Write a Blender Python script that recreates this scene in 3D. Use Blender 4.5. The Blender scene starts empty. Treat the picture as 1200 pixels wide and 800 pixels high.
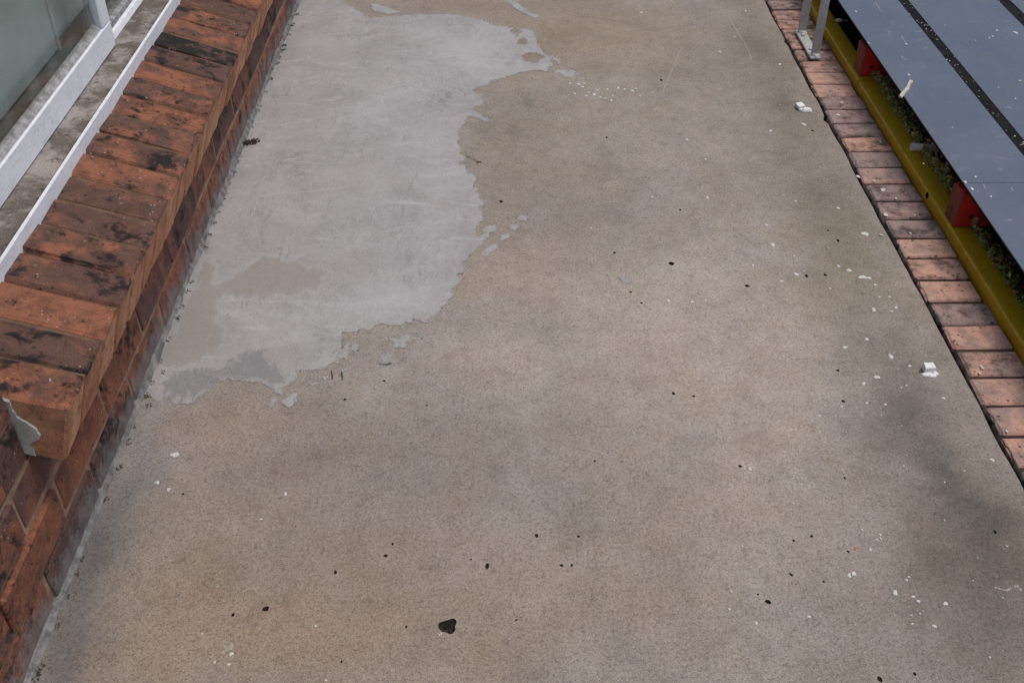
import bpy, math, random
import numpy as np
from mathutils import Vector, Euler, noise as mnoise
from mathutils.geometry import delaunay_2d_cdt

R = math.radians
sc = bpy.context.scene
C = sc.collection

# ------------------------------------------------------------------ camera, sky, sun, exposure
H = 1.40                                   # eye height above the concrete floor
F = 1230.0                                 # focal length in photo pixels (1200 wide)
PITCH = math.atan(982.0 / F)
YAW = 0.0108
cam_d = bpy.data.cameras.new('camera')
cam = bpy.data.objects.new('camera', cam_d)
C.objects.link(cam)
cam.location = (0, 0, H)
cam.rotation_euler = (math.pi / 2 - PITCH, 0, -YAW)
cam_d.sensor_fit = 'HORIZONTAL'
cam_d.sensor_width = 36
cam_d.lens = F / 1200 * 36
cam_d.clip_start = 0.02
cam_d.clip_end = 2000
sc.camera = cam

SUN_EL, SUN_AZ = R(70), R(84)              # azimuth measured from +Y towards +X
w = bpy.data.worlds.new('World')
sc.world = w
w.use_nodes = True
wn = w.node_tree
wn.nodes.clear()
wo = wn.nodes.new('ShaderNodeOutputWorld')
wb = wn.nodes.new('ShaderNodeBackground')
wb.inputs['Strength'].default_value = 0.12
ws = wn.nodes.new('ShaderNodeTexSky')
ws.sky_type = 'NISHITA'
ws.sun_disc = False
ws.sun_elevation = SUN_EL
ws.sun_rotation = SUN_AZ
ws.air_density = 0.8
ws.dust_density = 3.0
ws.ozone_density = 1.0
wn.links.new(ws.outputs[0], wb.inputs['Color'])
wn.links.new(wb.outputs[0], wo.inputs['Surface'])

sd = bpy.data.lights.new('sun', 'SUN')
sd.energy = 1.4
sd.angle = R(25)
sd.color = (1.0, 0.945, 0.87)
sun = bpy.data.objects.new('sun', sd)
C.objects.link(sun)
to_sun = Vector((math.sin(SUN_AZ) * math.cos(SUN_EL), math.cos(SUN_AZ) * math.cos(SUN_EL), math.sin(SUN_EL)))
sun.rotation_euler = to_sun.to_track_quat('Z', 'Y').to_euler()
sun.location = (3, 2, 5)

sc.view_settings.view_transform = 'Standard'
sc.view_settings.look = 'None'
sc.view_settings.exposure = 0.2
sc.view_settings.gamma = 1.0
sc.view_settings.use_curve_mapping = False

# ------------------------------------------------------------------ helpers
ROT = Euler(cam.rotation_euler).to_matrix()


def P(px, py, z=0.0):
    """the point of the plane at height z that the photo shows at this pixel"""
    d = ROT @ Vector(((px - 600) / F, -(py - 400) / F, -1.0))
    t = (z - H) / d.z
    return Vector((d.x * t, d.y * t, z))


def PXM(py, z=0.0):
    """metres per photo pixel, across, at a row of the plane z"""
    return (H - z) / ((py + 582) * math.cos(PITCH))


def PA(px, py):
    """array version of P on z = 0"""
    px = np.asarray(px, float); py = np.asarray(py, float)
    m = np.array(ROT)
    v = np.stack([(px - 600) / F, -(py - 400) / F, -np.ones_like(px)], -1) @ m.T
    t = -H / v[..., 2]
    return v[..., 0] * t, v[..., 1] * t


def _hash(ix, iy, seed):
    n = (ix * 374761393 + iy * 668265263 + seed * 1274126177) & 0xffffffff
    n = ((n ^ (n >> 13)) * 1274126177) & 0xffffffff
    n = n ^ (n >> 16)
    return (n & 0xffff) / 65535.0


def vnoise(x, y, seed=0):
    ix = np.floor(x).astype(np.int64); iy = np.floor(y).astype(np.int64)
    fx = x - ix; fy = y - iy
    fx = fx * fx * (3 - 2 * fx); fy = fy * fy * (3 - 2 * fy)
    a = _hash(ix, iy, seed); b = _hash(ix + 1, iy, seed)
    c = _hash(ix, iy + 1, seed); d = _hash(ix + 1, iy + 1, seed)
    return (a * (1 - fx) + b * fx) * (1 - fy) + (c * (1 - fx) + d * fx) * fy - 0.5


def fbm(x, y, scale, octs=4, seed=0, gain=0.5):
    t = 0; a = 1.0; s = scale
    for k in range(octs):
        t = t + a * vnoise(x * s + 17.3 * k + 1000, y * s - 9.1 * k + 1000, seed + k)
        a *= gain; s *= 2.03
    return t


def tag(o, label=None, cat=None, group=None, kind=None):
    if label: o['label'] = label
    if cat: o['category'] = cat
    if group: o['group'] = group
    if kind: o['kind'] = kind
    return o


def empty(name, loc=(0, 0, 0), rz=0.0):
    o = bpy.data.objects.new(name, None)
    o.empty_display_size = 0.05
    o.location = loc; o.rotation_euler = (0, 0, rz)
    C.objects.link(o)
    return o


def link(name, me, mat=None, parent=None, loc=(0, 0, 0), rot=(0, 0, 0)):
    o = bpy.data.objects.new(name, me)
    C.objects.link(o)
    if mat is not None and len(me.materials) == 0:
        me.materials.append(mat)
    o.location = loc; o.rotation_euler = rot
    if parent is not None: o.parent = parent
    return o


class MB:
    """collects shapes for one mesh"""
    def __init__(s): s.v = []; s.f = []; s.m = []
    def add(s, vs, fs, mi=0):
        k = len(s.v)
        s.v += [tuple(p) for p in vs]
        s.f += [tuple(i + k for i in f) for f in fs]
        s.m += [mi] * len(fs)
        return s
    def box(s, a, b, bev=0.0, mi=0, mat=None):
        """box a..b; with bev its twelve edges are chamfered (44 triangles)"""
        a = Vector(a); b = Vector(b)
        c = (a + b) / 2; h = (b - a) / 2
        h = Vector((abs(h.x), abs(h.y), abs(h.z)))
        vs = []; fs = []
        if bev <= 0:
            for sx in (-1, 1):
                for sy in (-1, 1):
                    for sz in (-1, 1):
                        vs.append(c + Vector((sx * h.x, sy * h.y, sz * h.z)))
            fs = [(0, 1, 3, 2), (4, 6, 7, 5), (0, 4, 5, 1), (2, 3, 7, 6), (0, 2, 6, 4), (1, 5, 7, 3)]
        else:
            idx = {}
            for sx in (-1, 1):
                for sy in (-1, 1):
                    for sz in (-1, 1):
                        for ax in range(3):
                            q = Vector((sx * h.x, sy * h.y, sz * h.z))
                            for k in range(3):
                                if k != ax: q[k] -= (sx, sy, sz)[k] * bev
                            idx[(sx, sy, sz, ax)] = len(vs); vs.append(c + q)
            g = lambda t, ax: idx[(t[0], t[1], t[2], ax)]
            for ax in range(3):
                u, v = [k for k in range(3) if k != ax]
                for sg in (-1, 1):
                    loop = []
                    for (su, sv) in ((-1, -1), (1, -1), (1, 1), (-1, 1)):
                        t = [0, 0, 0]; t[ax] = sg; t[u] = su; t[v] = sv
                        loop.append(g(t, ax))
                    fs.append(tuple(loop))
                for su in (-1, 1):
                    for sv in (-1, 1):
                        t0 = [0, 0, 0]; t0[ax] = -1; t0[u] = su; t0[v] = sv
                        t1 = list(t0); t1[ax] = 1
                        fs.append((g(t0, u), g(t1, u), g(t1, v), g(t0, v)))
            for sx in (-1, 1):
                for sy in (-1, 1):
                    for sz in (-1, 1):
                        fs.append((idx[(sx, sy, sz, 0)], idx[(sx, sy, sz, 1)], idx[(sx, sy, sz, 2)]))
        if mat is not None: vs = [mat @ p for p in vs]
        return s.add(vs, fs, mi)
    def prism(s, prof, y0, y1, mi=0):
        """closed profile of (x, z) points run along y"""
        n = len(prof)
        vs = [(x, y0, z) for x, z in prof] + [(x, y1, z) for x, z in prof]
        fs = [(i, (i + 1) % n, n + (i + 1) % n, n + i) for i in range(n)]
        fs += [tuple(range(n))[::-1], tuple(range(n, 2 * n))]
        return s.add(vs, fs, mi)
    def tube(s, p0, p1, r, n=12, r1=None, cap=True, mi=0, hollow=0.0):
        p0 = Vector(p0); p1 = Vector(p1); r1 = r if r1 is None else r1
        d = (p1 - p0).normalized()
        u = d.orthogonal().normalized(); v = d.cross(u)
        vs = []
        for (c, rr) in ((p0, r), (p1, r1)):
            for k in range(n):
                a = 2 * math.pi * k / n
                vs.append(c + (u * math.cos(a) + v * math.sin(a)) * rr)
        fs = [(k, (k + 1) % n, n + (k + 1) % n, n + k) for k in range(n)]
        if hollow > 0:
            for (c, rr) in ((p0, r - hollow), (p1, r1 - hollow)):
                for k in range(n):
                    a = 2 * math.pi * k / n
                    vs.append(c + (u * math.cos(a) + v * math.sin(a)) * rr)
            for k in range(n):
                j = (k + 1) % n
                fs.append((2 * n + k, 3 * n + k, 3 * n + j, 2 * n + j))
                fs.append((k, 2 * n + k, 2 * n + j, j)); fs.append((n + k, n + j, 3 * n + j, 3 * n + k))
        elif cap:
            fs += [tuple(range(n))[::-1], tuple(range(n, 2 * n))]
        return s.add(vs, fs, mi)
    def mesh(s, name, mats=(), smooth=False):
        me = bpy.data.meshes.new(name)
        me.from_pydata(s.v, [], s.f)
        for m in mats: me.materials.append(m)
        me.polygons.foreach_set('material_index', s.m)
        if smooth: me.polygons.foreach_set('use_smooth', [True] * len(s.f))
        import bmesh
        bm = bmesh.new(); bm.from_mesh(me); bmesh.ops.recalc_face_normals(bm, faces=bm.faces); bm.to_mesh(me); bm.free()
        me.update()
        return me
    def build(s, name, mats, parent=None, smooth=False, loc=(0, 0, 0), rot=(0, 0, 0)):
        if not isinstance(mats, (list, tuple)): mats = [mats]
        return link(name, s.mesh(name, mats, smooth), None, parent, loc, rot)


# ------------------------------------------------------------------ materials
class NT:
    def __init__(s, name, rough=0.8, spec=0.3):
        s.m = bpy.data.materials.new(name); s.m.use_nodes = True
        s.t = s.m.node_tree; s.n = s.t.nodes; s.l = s.t.links
        s.b = s.n['Principled BSDF']
        s.b.inputs['Roughness'].default_value = rough
        s.b.inputs['Specular IOR Level'].default_value = spec
        s._co = None
    def node(s, typ, **kw):
        n = s.n.new(typ)
        for k, v in kw.items():
            if hasattr(n, k) and k not in ('Scale', 'Detail'): setattr(n, k, v)
            else: n.inputs[k].default_value = v
        return n
    def put(s, sock, val):
        if hasattr(val, 'is_output') or isinstance(val, bpy.types.NodeSocket): s.l.new(val, sock)
        else:
            if isinstance(val, (tuple, list)) and len(val) == 3 and sock.type == 'RGBA': val = (*val, 1)
            sock.default_value = val
    def co(s, kind='Object', scale=(1, 1, 1), per_obj=False, rot=0.0):
        tc = s.n.new('ShaderNodeTexCoord')
        out = tc.outputs[kind]
        if kind == 'World':
            pass
        mp = s.n.new('ShaderNodeMapping'); mp.inputs['Scale'].default_value = scale
        mp.inputs['Rotation'].default_value = (0, 0, rot)
        s.l.new(out, mp.inputs['Vector'])
        if per_obj:
            oi = s.n.new('ShaderNodeObjectInfo')
            ml = s.n.new('ShaderNodeMath'); ml.operation = 'MULTIPLY'; ml.inputs[1].default_value = 91.7
            s.l.new(oi.outputs['Random'], ml.inputs[0])
            cb = s.n.new('ShaderNodeCombineXYZ')
            for k in range(3): s.l.new(ml.outputs[0], cb.inputs[k])
            s.l.new(cb.outputs[0], mp.inputs['Location'])
        return mp.outputs[0]
    def noise(s, vec, scale, detail=3, rough=0.55, dist=0.0):
        n = s.n.new('ShaderNodeTexNoise')
        n.inputs['Scale'].default_value = scale; n.inputs['Detail'].default_value = detail
        n.inputs['Roughness'].default_value = rough; n.inputs['Distortion'].default_value = dist
        s.l.new(vec, n.inputs['Vector'])
        return n.outputs['Fac']
    def voro(s, vec, scale, feature='F1'):
        n = s.n.new('ShaderNodeTexVoronoi'); n.feature = feature
        n.inputs['Scale'].default_value = scale
        s.l.new(vec, n.inputs['Vector'])
        return n.outputs['Distance'], n.outputs.get('Color')
    def ramp(s, fac, a, b, lo=0.0, hi=1.0):
        n = s.n.new('ShaderNodeMapRange'); n.interpolation_type = 'SMOOTHSTEP'
        n.inputs['From Min'].default_value = a; n.inputs['From Max'].default_value = b
        n.inputs['To Min'].default_value = lo; n.inputs['To Max'].default_value = hi
        s.put(n.inputs['Value'], fac)
        return n.outputs[0]
    def math(s, op, a, b=0.0):
        n = s.n.new('ShaderNodeMath'); n.operation = op
        s.put(n.inputs[0], a); s.put(n.inputs[1], b)
        return n.outputs[0]
    def mix(s, fac, a, b, mode='MIX'):
        n = s.n.new('ShaderNodeMix'); n.data_type = 'RGBA'; n.blend_type = mode
        s.put(n.inputs['Factor'], fac); s.put(n.inputs['A'] if False else n.inputs[6], a); s.put(n.inputs[7], b)
        return n.outputs[2]
    def attr(s, name, typ='GEOMETRY'):
        n = s.n.new('ShaderNodeAttribute'); n.attribute_name = name; n.attribute_type = typ
        return n
    def color(s, c): s.put(s.b.inputs['Base Color'], c)
    def rough(s, r): s.put(s.b.inputs['Roughness'], r)
    def bump(s, h, strength=0.3, dist=0.002):
        n = s.n.new('ShaderNodeBump'); n.inputs['Strength'].default_value = strength
        n.inputs['Distance'].default_value = dist
        s.l.new(h, n.inputs['Height']); s.l.new(n.outputs[0], s.b.inputs['Normal'])


def m_concrete():
    t = NT('weathered_concrete', 0.85, 0.25)
    v = t.co('Object')
    tone = t.attr('tone').outputs['Color']
    big = t.noise(v, 6, 8, 0.72, 0.5)
    mid = t.noise(v, 30, 9, 0.78, 0.4)
    mid2 = t.noise(t.co('Object', (1.0, 0.8, 1), rot=0.5), 75, 7, 0.78, 0.7)
    sand = t.noise(v, 165, 4, 0.85)
    fine = t.noise(v, 460, 3, 0.85)
    hue = t.noise(v, 9, 5, 0.65)
    c = t.mix(t.ramp(big, 0.3, 0.7), (0.298, 0.256, 0.216), (0.345, 0.309, 0.275))
    c = t.mix(t.ramp(hue, 0.5, 0.72, 0, 0.35), c, (0.305, 0.270, 0.248))
    c = t.mix(t.ramp(hue, 0.5, 0.28, 0, 0.4), c, (0.318, 0.256, 0.190))
    c = t.mix(t.ramp(mid, 0.50, 0.68, 0, 0.55), c, (0.205, 0.168, 0.138))
    c = t.mix(t.ramp(mid, 0.47, 0.32, 0, 0.40), c, (0.400, 0.352, 0.305))
    c = t.mix(t.ramp(mid2, 0.53, 0.66, 0, 0.62), c, (0.190, 0.156, 0.130))
    c = t.mix(t.ramp(mid2, 0.44, 0.32, 0, 0.35), c, (0.430, 0.382, 0.335))
    # sand grains: dark and pale specks
    c = t.mix(t.ramp(sand, 0.49, 0.38, 0, 0.62), c, (0.125, 0.100, 0.085))
    c = t.mix(t.ramp(sand, 0.54, 0.64, 0, 0.48), c, (0.47, 0.43, 0.39))
    c = t.mix(t.ramp(fine, 0.49, 0.37, 0, 0.72), c, (0.115, 0.093, 0.077))
    c = t.mix(t.ramp(fine, 0.55, 0.66, 0, 0.50), c, (0.50, 0.455, 0.41))
    # faint scratches and hairlines
    lin = t.math('ABSOLUTE', t.math('SUBTRACT', t.noise(t.co('Object', (9, 3, 1), rot=0.35), 1.0, 5, 0.6, 1.4), 0.5))
    gate = t.ramp(t.noise(v, 3.1, 3), 0.50, 0.62)
    c = t.mix(t.math('MULTIPLY', t.ramp(lin, 0.0045, 0.001, 0, 0.35), gate), c, (0.46, 0.41, 0.36))
    crk = t.math('ABSOLUTE', t.math('SUBTRACT', t.noise(v, 4.2, 8, 0.68, 0.8), 0.5))
    c = t.mix(t.math('MULTIPLY', t.ramp(crk, 0.004, 0.001, 0, 0.5), t.ramp(t.noise(v, 2.3, 2), 0.54, 0.62)), c, (0.11, 0.088, 0.072))
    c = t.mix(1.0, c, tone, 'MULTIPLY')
    d, _ = t.voro(v, 110)
    rare = t.noise(v, 15, 2)
    sp = t.math('MULTIPLY', t.ramp(d, 0.16, 0.09), t.ramp(rare, 0.54, 0.64))
    c = t.mix(t.math('MULTIPLY', sp, 0.8), c, (0.05, 0.042, 0.036))
    t.color(c)
    t.rough(t.ramp(mid, 0.2, 0.8, 0.72, 0.95))
    t.bump(t.math('ADD', fine, t.math('ADD', sand, t.math('MULTIPLY', mid2, 1.2))), 0.4, 0.0015)
    return t.m


def m_patch():
    t = NT('grey_cement_skim', 0.78, 0.25)
    v = t.co('Object')
    big = t.noise(v, 5, 7, 0.65, 0.9)
    sw = t.noise(t.co('Object', (20, 6, 1), rot=0.45), 1.0, 6, 0.65, 2.2)
    sw2 = t.noise(t.co('Object', (6, 17, 1), rot=-0.3), 1.0, 6, 0.68, 2.0)
    scr = t.noise(t.co('Object', (140, 14, 1), rot=0.9), 1.0, 3, 0.6, 0.6)
    fine = t.noise(v, 320, 3, 0.75)
    mid = t.noise(v, 55, 5, 0.7)
    c = t.mix(t.ramp(big, 0.32, 0.68), (0.300, 0.290, 0.286), (0.372, 0.360, 0.356))
    c = t.mix(t.ramp(sw, 0.52, 0.75, 0, 0.65), c, (0.225, 0.215, 0.215))
    c = t.mix(t.ramp(sw2, 0.54, 0.70, 0, 0.65), c, (0.455, 0.446, 0.446))
    rdg = t.math('ABSOLUTE', t.math('SUBTRACT', t.noise(t.co('Object', (13, 7, 1), rot=-0.5), 1.0, 6, 0.62, 2.4), 0.5))
    gat = t.ramp(t.noise(v, 4.5, 3), 0.46, 0.6)
    c = t.mix(t.math('MULTIPLY', t.ramp(rdg, 0.012, 0.002, 0, 0.5), gat), c, (0.49, 0.48, 0.475))
    rd2 = t.math('ABSOLUTE', t.math('SUBTRACT', t.noise(t.co('Object', (22, 9, 1), rot=0.7), 1.0, 6, 0.66, 1.8), 0.47))
    c = t.mix(t.math('MULTIPLY', t.ramp(rd2, 0.009, 0.002, 0, 0.5), gat), c, (0.185, 0.175, 0.172))
    c = t.mix(t.ramp(mid, 0.58, 0.75, 0, 0.5), c, (0.215, 0.208, 0.208))
    pk = t.noise(v, 4, 4, 0.6)
    c = t.mix(t.ramp(pk, 0.52, 0.72, 0, 0.5), c, (0.335, 0.305, 0.295))
    rub = t.math('MULTIPLY', t.ramp(scr, 0.56, 0.66), t.ramp(t.noise(v, 6, 2), 0.55, 0.66))
    c = t.mix(t.math('MULTIPLY', rub, 0.4), c, (0.19, 0.18, 0.18))
    an = t.attr('skim'); a = an.outputs['Color']; rim = an.outputs['Alpha']
    sp = t.n.new('ShaderNodeSeparateColor'); t.l.new(a, sp.inputs[0])
    rag = t.math('SUBTRACT', t.noise(t.co('Object', (34, 14, 1), rot=0.2), 1.0, 8, 0.75, 0.8), 0.5)
    thin = t.math('ADD', sp.outputs[0], t.math('MULTIPLY', rag, 1.7))
    c = t.mix(t.math('MULTIPLY', t.ramp(thin, 0.25, 0.45), t.ramp(thin, 0.65, 0.45, 0, 0.3)), c, (0.41, 0.395, 0.39))
    c = t.mix(t.ramp(thin, 0.40, 0.85, 0, 0.7), c, (0.285, 0.256, 0.232))
    wet = t.math('ADD', sp.outputs[1], t.math('MULTIPLY', t.math('SUBTRACT', t.noise(t.co('Object', (30, 16, 1), rot=0.6), 1.0, 9, 0.8, 1.6), 0.5), 2.6))
    c = t.mix(t.ramp(wet, 0.42, 0.80, 0, 0.75), c, (0.200, 0.196, 0.200))
    bri = t.math('ADD', sp.outputs[2], t.math('MULTIPLY', t.math('SUBTRACT', t.noise(v, 24, 7, 0.72, 0.8), 0.5), 1.5))
    c = t.mix(t.ramp(bri, 0.35, 1.1, 0, 0.65), c, (0.445, 0.436, 0.437))
    rr = t.math('ADD', rim, t.math('MULTIPLY', rag, 2.2))
    c = t.mix(t.ramp(rr, 0.42, 0.05, 0, 0.7), c, (0.255, 0.225, 0.20))
    c = t.mix(t.math('MULTIPLY', t.ramp(t.noise(v, 70, 4, 0.7), 0.56, 0.62), t.ramp(rim, 0.5, 0.1)), c, (0.12, 0.105, 0.095))
    c = t.mix(t.ramp(fine, 0.47, 0.35, 0, 0.45), c, (0.17, 0.16, 0.155))
    c = t.mix(t.ramp(fine, 0.56, 0.68, 0, 0.3), c, (0.48, 0.47, 0.47))
    d, _ = t.voro(v, 75)
    rare = t.noise(v, 21, 2)
    s2 = t.math('MULTIPLY', t.ramp(d, 0.13, 0.07), t.ramp(rare, 0.52, 0.62))
    c = t.mix(t.math('MULTIPLY', s2, 0.85), c, (0.06, 0.05, 0.045))
    t.color(c)
    t.bump(t.math('ADD', t.math('MULTIPLY', sw, 0.8), t.math('ADD', t.math('MULTIPLY', sw2, 0.6), t.math('MULTIPLY', fine, 0.35))), 0.22, 0.002)
    return t.m


def m_brick(name, orange, brown, black_amt, speck=True, cement=False):
    t = NT(name, 0.85, 0.25)
    v = t.co('Object', per_obj=True)
    hue = t.attr('hue', 'OBJECT').outputs['Fac']
    st = t.attr('stain', 'OBJECT').outputs['Fac']
    n1 = t.noise(v, 14, 4, 0.6, 0.5)
    n2 = t.noise(v, 30, 5, 0.65)
    fine = t.noise(v, 330, 3, 0.7)
    f = t.math('ADD', hue, t.math('MULTIPLY', t.math('SUBTRACT', n1, 0.5), 2.2))
    c = t.mix(t.ramp(f, 0.2, 0.8), orange, brown)
    c = t.mix(t.ramp(n2, 0.42, 0.70, 0, 0.6), c, tuple(k * 0.5 for k in brown))
    c = t.mix(t.ramp(fine, 0.46, 0.32, 0, 0.65), c, tuple(k * 0.3 for k in brown))
    c = t.mix(t.ramp(fine, 0.58, 0.72, 0, 0.35), c, tuple(min(1, k * 1.6) for k in orange))
    sn = t.math('ADD', t.noise(v, 23, 6, 0.68, 0.3), t.math('MULTIPLY', t.math('SUBTRACT', st, 0.5), 0.3))
    c = t.mix(t.ramp(sn, *((0.525, 0.66) if black_amt > 0.75 else (0.50, 0.74)), 0, black_amt), c, (0.016, 0.014, 0.014))
    d, _ = t.voro(v, 62)
    rr = t.noise(v, 40, 3)
    pt = t.math('MULTIPLY', t.ramp(d, 0.27, 0.16), t.ramp(rr, 0.47, 0.58))
    c = t.mix(t.math('MULTIPLY', pt, 0.75), c, (0.022, 0.018, 0.017))
    if speck:
        d, _ = t.voro(v, 95)
        rr = t.noise(v, 26, 2)
        sp = t.math('MULTIPLY', t.ramp(d, 0.19, 0.12), t.ramp(rr, 0.55, 0.65))
        c = t.mix(t.math('MULTIPLY', sp, 0.7), c, (0.46, 0.43, 0.38))
    if cement:                              # cement smeared up the foot of the wall
        g = t.n.new('ShaderNodeNewGeometry')
        s3 = t.n.new('ShaderNodeSeparateXYZ'); t.l.new(g.outputs['Position'], s3.inputs[0])
        nz = t.noise(t.co('Object', (1, 1, 1), True), 20, 8, 0.8, 0.6)
        hz = t.math('ADD', s3.outputs['Z'], t.math('MULTIPLY', t.math('SUBTRACT', nz, 0.5), 0.22))
        gr = t.mix(t.ramp(n2, 0.35, 0.65), (0.215, 0.205, 0.20), (0.12, 0.112, 0.112))
        c = t.mix(t.ramp(hz, 0.066, 0.034, 0, 0.75), c, gr)
    t.color(c)
    t.bump(t.math('ADD', fine, t.math('MULTIPLY', n2, 2.5)), 0.8, 0.003)
    return t.m


def m_simple(name, c1, c2, scale=30, rough=0.7, spec=0.3, fine=0.25, bump=0.2, metallic=0.0):
    t = NT(name, rough, spec)
    v = t.co('Object', per_obj=True)
    n = t.noise(v, scale, 5, 0.6)
    fn = t.noise(v, scale * 11, 3, 0.7)
    c = t.mix(t.ramp(n, 0.3, 0.7), c1, c2)
    c = t.mix(t.ramp(fn, 0.5, 0.3, 0, fine), c, tuple(k * 0.35 for k in c1))
    t.color(c)
    t.b.inputs['Metallic'].default_value = metallic
    t.bump(fn, bump, 0.001)
    return t.m


def m_white_paint():
    t = NT('weathered_white_paint', 0.45, 0.4)
    v = t.co('Object')
    n = t.noise(v, 22, 5, 0.65); f = t.noise(t.co('Object', (40, 12, 40)), 4, 5, 0.7)
    c = t.mix(t.ramp(n, 0.3, 0.7), (0.74, 0.76, 0.79), (0.82, 0.83, 0.85))
    c = t.mix(t.ramp(f, 0.50, 0.72, 0, 0.5), c, (0.42, 0.41, 0.39))
    t.color(c); t.bump(n, 0.15, 0.002)
    return t.m


def m_dirty_sill():
    t = NT('dirty_sill_top', 0.9, 0.2)
    v = t.co('Object')
    n = t.noise(v, 13, 5, 0.6, 0.4); m = t.noise(v, 55, 5, 0.7); f = t.noise(v, 260, 3, 0.75)
    c = t.mix(t.ramp(n, 0.42, 0.60), (0.135, 0.115, 0.095), (0.33, 0.30, 0.275))
    c = t.mix(t.ramp(m, 0.55, 0.68, 0, 0.75), c, (0.05, 0.046, 0.042))
    c = t.mix(t.ramp(f, 0.60, 0.70, 0, 0.75), c, (0.45, 0.42, 0.34))
    c = t.mix(t.ramp(f, 0.42, 0.32, 0, 0.7), c, (0.05, 0.045, 0.04))
    t.color(c); t.bump(t.math('ADD', m, f), 0.6, 0.003)
    return t.m


def m_deck():
    t = NT('grey_blue_deck_paint', 0.42, 0.45)
    v = t.co('Object', per_obj=True)
    n = t.noise(v, 4, 5, 0.6, 0.5); m = t.noise(v, 22, 6, 0.7, 0.8); f = t.noise(v, 260, 3, 0.7)
    c = t.mix(t.ramp(n, 0.3, 0.7), (0.084, 0.106, 0.142), (0.104, 0.126, 0.162))
    c = t.mix(t.ramp(m, 0.56, 0.75, 0, 0.35), c, (0.25, 0.255, 0.265))
    c = t.mix(t.ramp(m, 0.40, 0.25, 0, 0.45), c, (0.075, 0.085, 0.105))
    c = t.mix(t.ramp(f, 0.62, 0.74, 0, 0.4), c, (0.3, 0.3, 0.31))
    t.color(c); t.rough(t.ramp(m, 0.3, 0.7, 0.36, 0.55)); t.bump(t.math('ADD', m, f), 0.12, 0.0015)
    return t.m


def m_yellow():
    t = NT('yellow_steel_paint', 0.5, 0.4)
    v = t.co('Object', (1, 0.25, 1))
    n = t.noise(v, 16, 5, 0.65); f = t.noise(t.co('Object'), 150, 4, 0.7)
    c = t.mix(t.ramp(n, 0.35, 0.7), (0.58, 0.37, 0.006), (0.44, 0.27, 0.008))
    c = t.mix(t.ramp(f, 0.57, 0.68, 0, 0.75), c, (0.09, 0.050, 0.02))
    t.color(c); t.bump(f, 0.1, 0.001)
    return t.m


def m_glass():
    t = NT('window_glass', 0.03, 0.5)
    t.n.remove(t.b)
    out = [n for n in t.n if n.type == 'OUTPUT_MATERIAL'][0]
    tr = t.n.new('ShaderNodeBsdfTransparent'); tr.inputs[0].default_value = (0.94, 0.965, 0.95, 1)
    gl = t.n.new('ShaderNodeBsdfGlossy'); gl.inputs['Roughness'].default_value = 0.03
    df = t.n.new('ShaderNodeBsdfDiffuse'); df.inputs[0].default_value = (0.40, 0.47, 0.46, 1)
    lw = t.n.new('ShaderNodeLayerWeight'); lw.inputs[0].default_value = 0.5
    fr = t.math('ADD', 0.04, t.math('MULTIPLY', t.math('POWER', lw.outputs['Facing'], 4.0), 0.55))
    v = t.co('Object', (2, 5, 1.6)); n = t.noise(v, 2.2, 6, 0.6, 0.5)
    m0 = t.n.new('ShaderNodeMixShader'); t.l.new(t.ramp(n, 0.40, 0.75, 0.05, 0.20), m0.inputs[0])
    t.l.new(tr.outputs[0], m0.inputs[1]); t.l.new(df.outputs[0], m0.inputs[2])
    m1 = t.n.new('ShaderNodeMixShader'); t.l.new(fr, m1.inputs[0])
    t.l.new(m0.outputs[0], m1.inputs[1]); t.l.new(gl.outputs[0], m1.inputs[2])
    t.l.new(m1.outputs[0], out.inputs[0])
    return t.m


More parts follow.
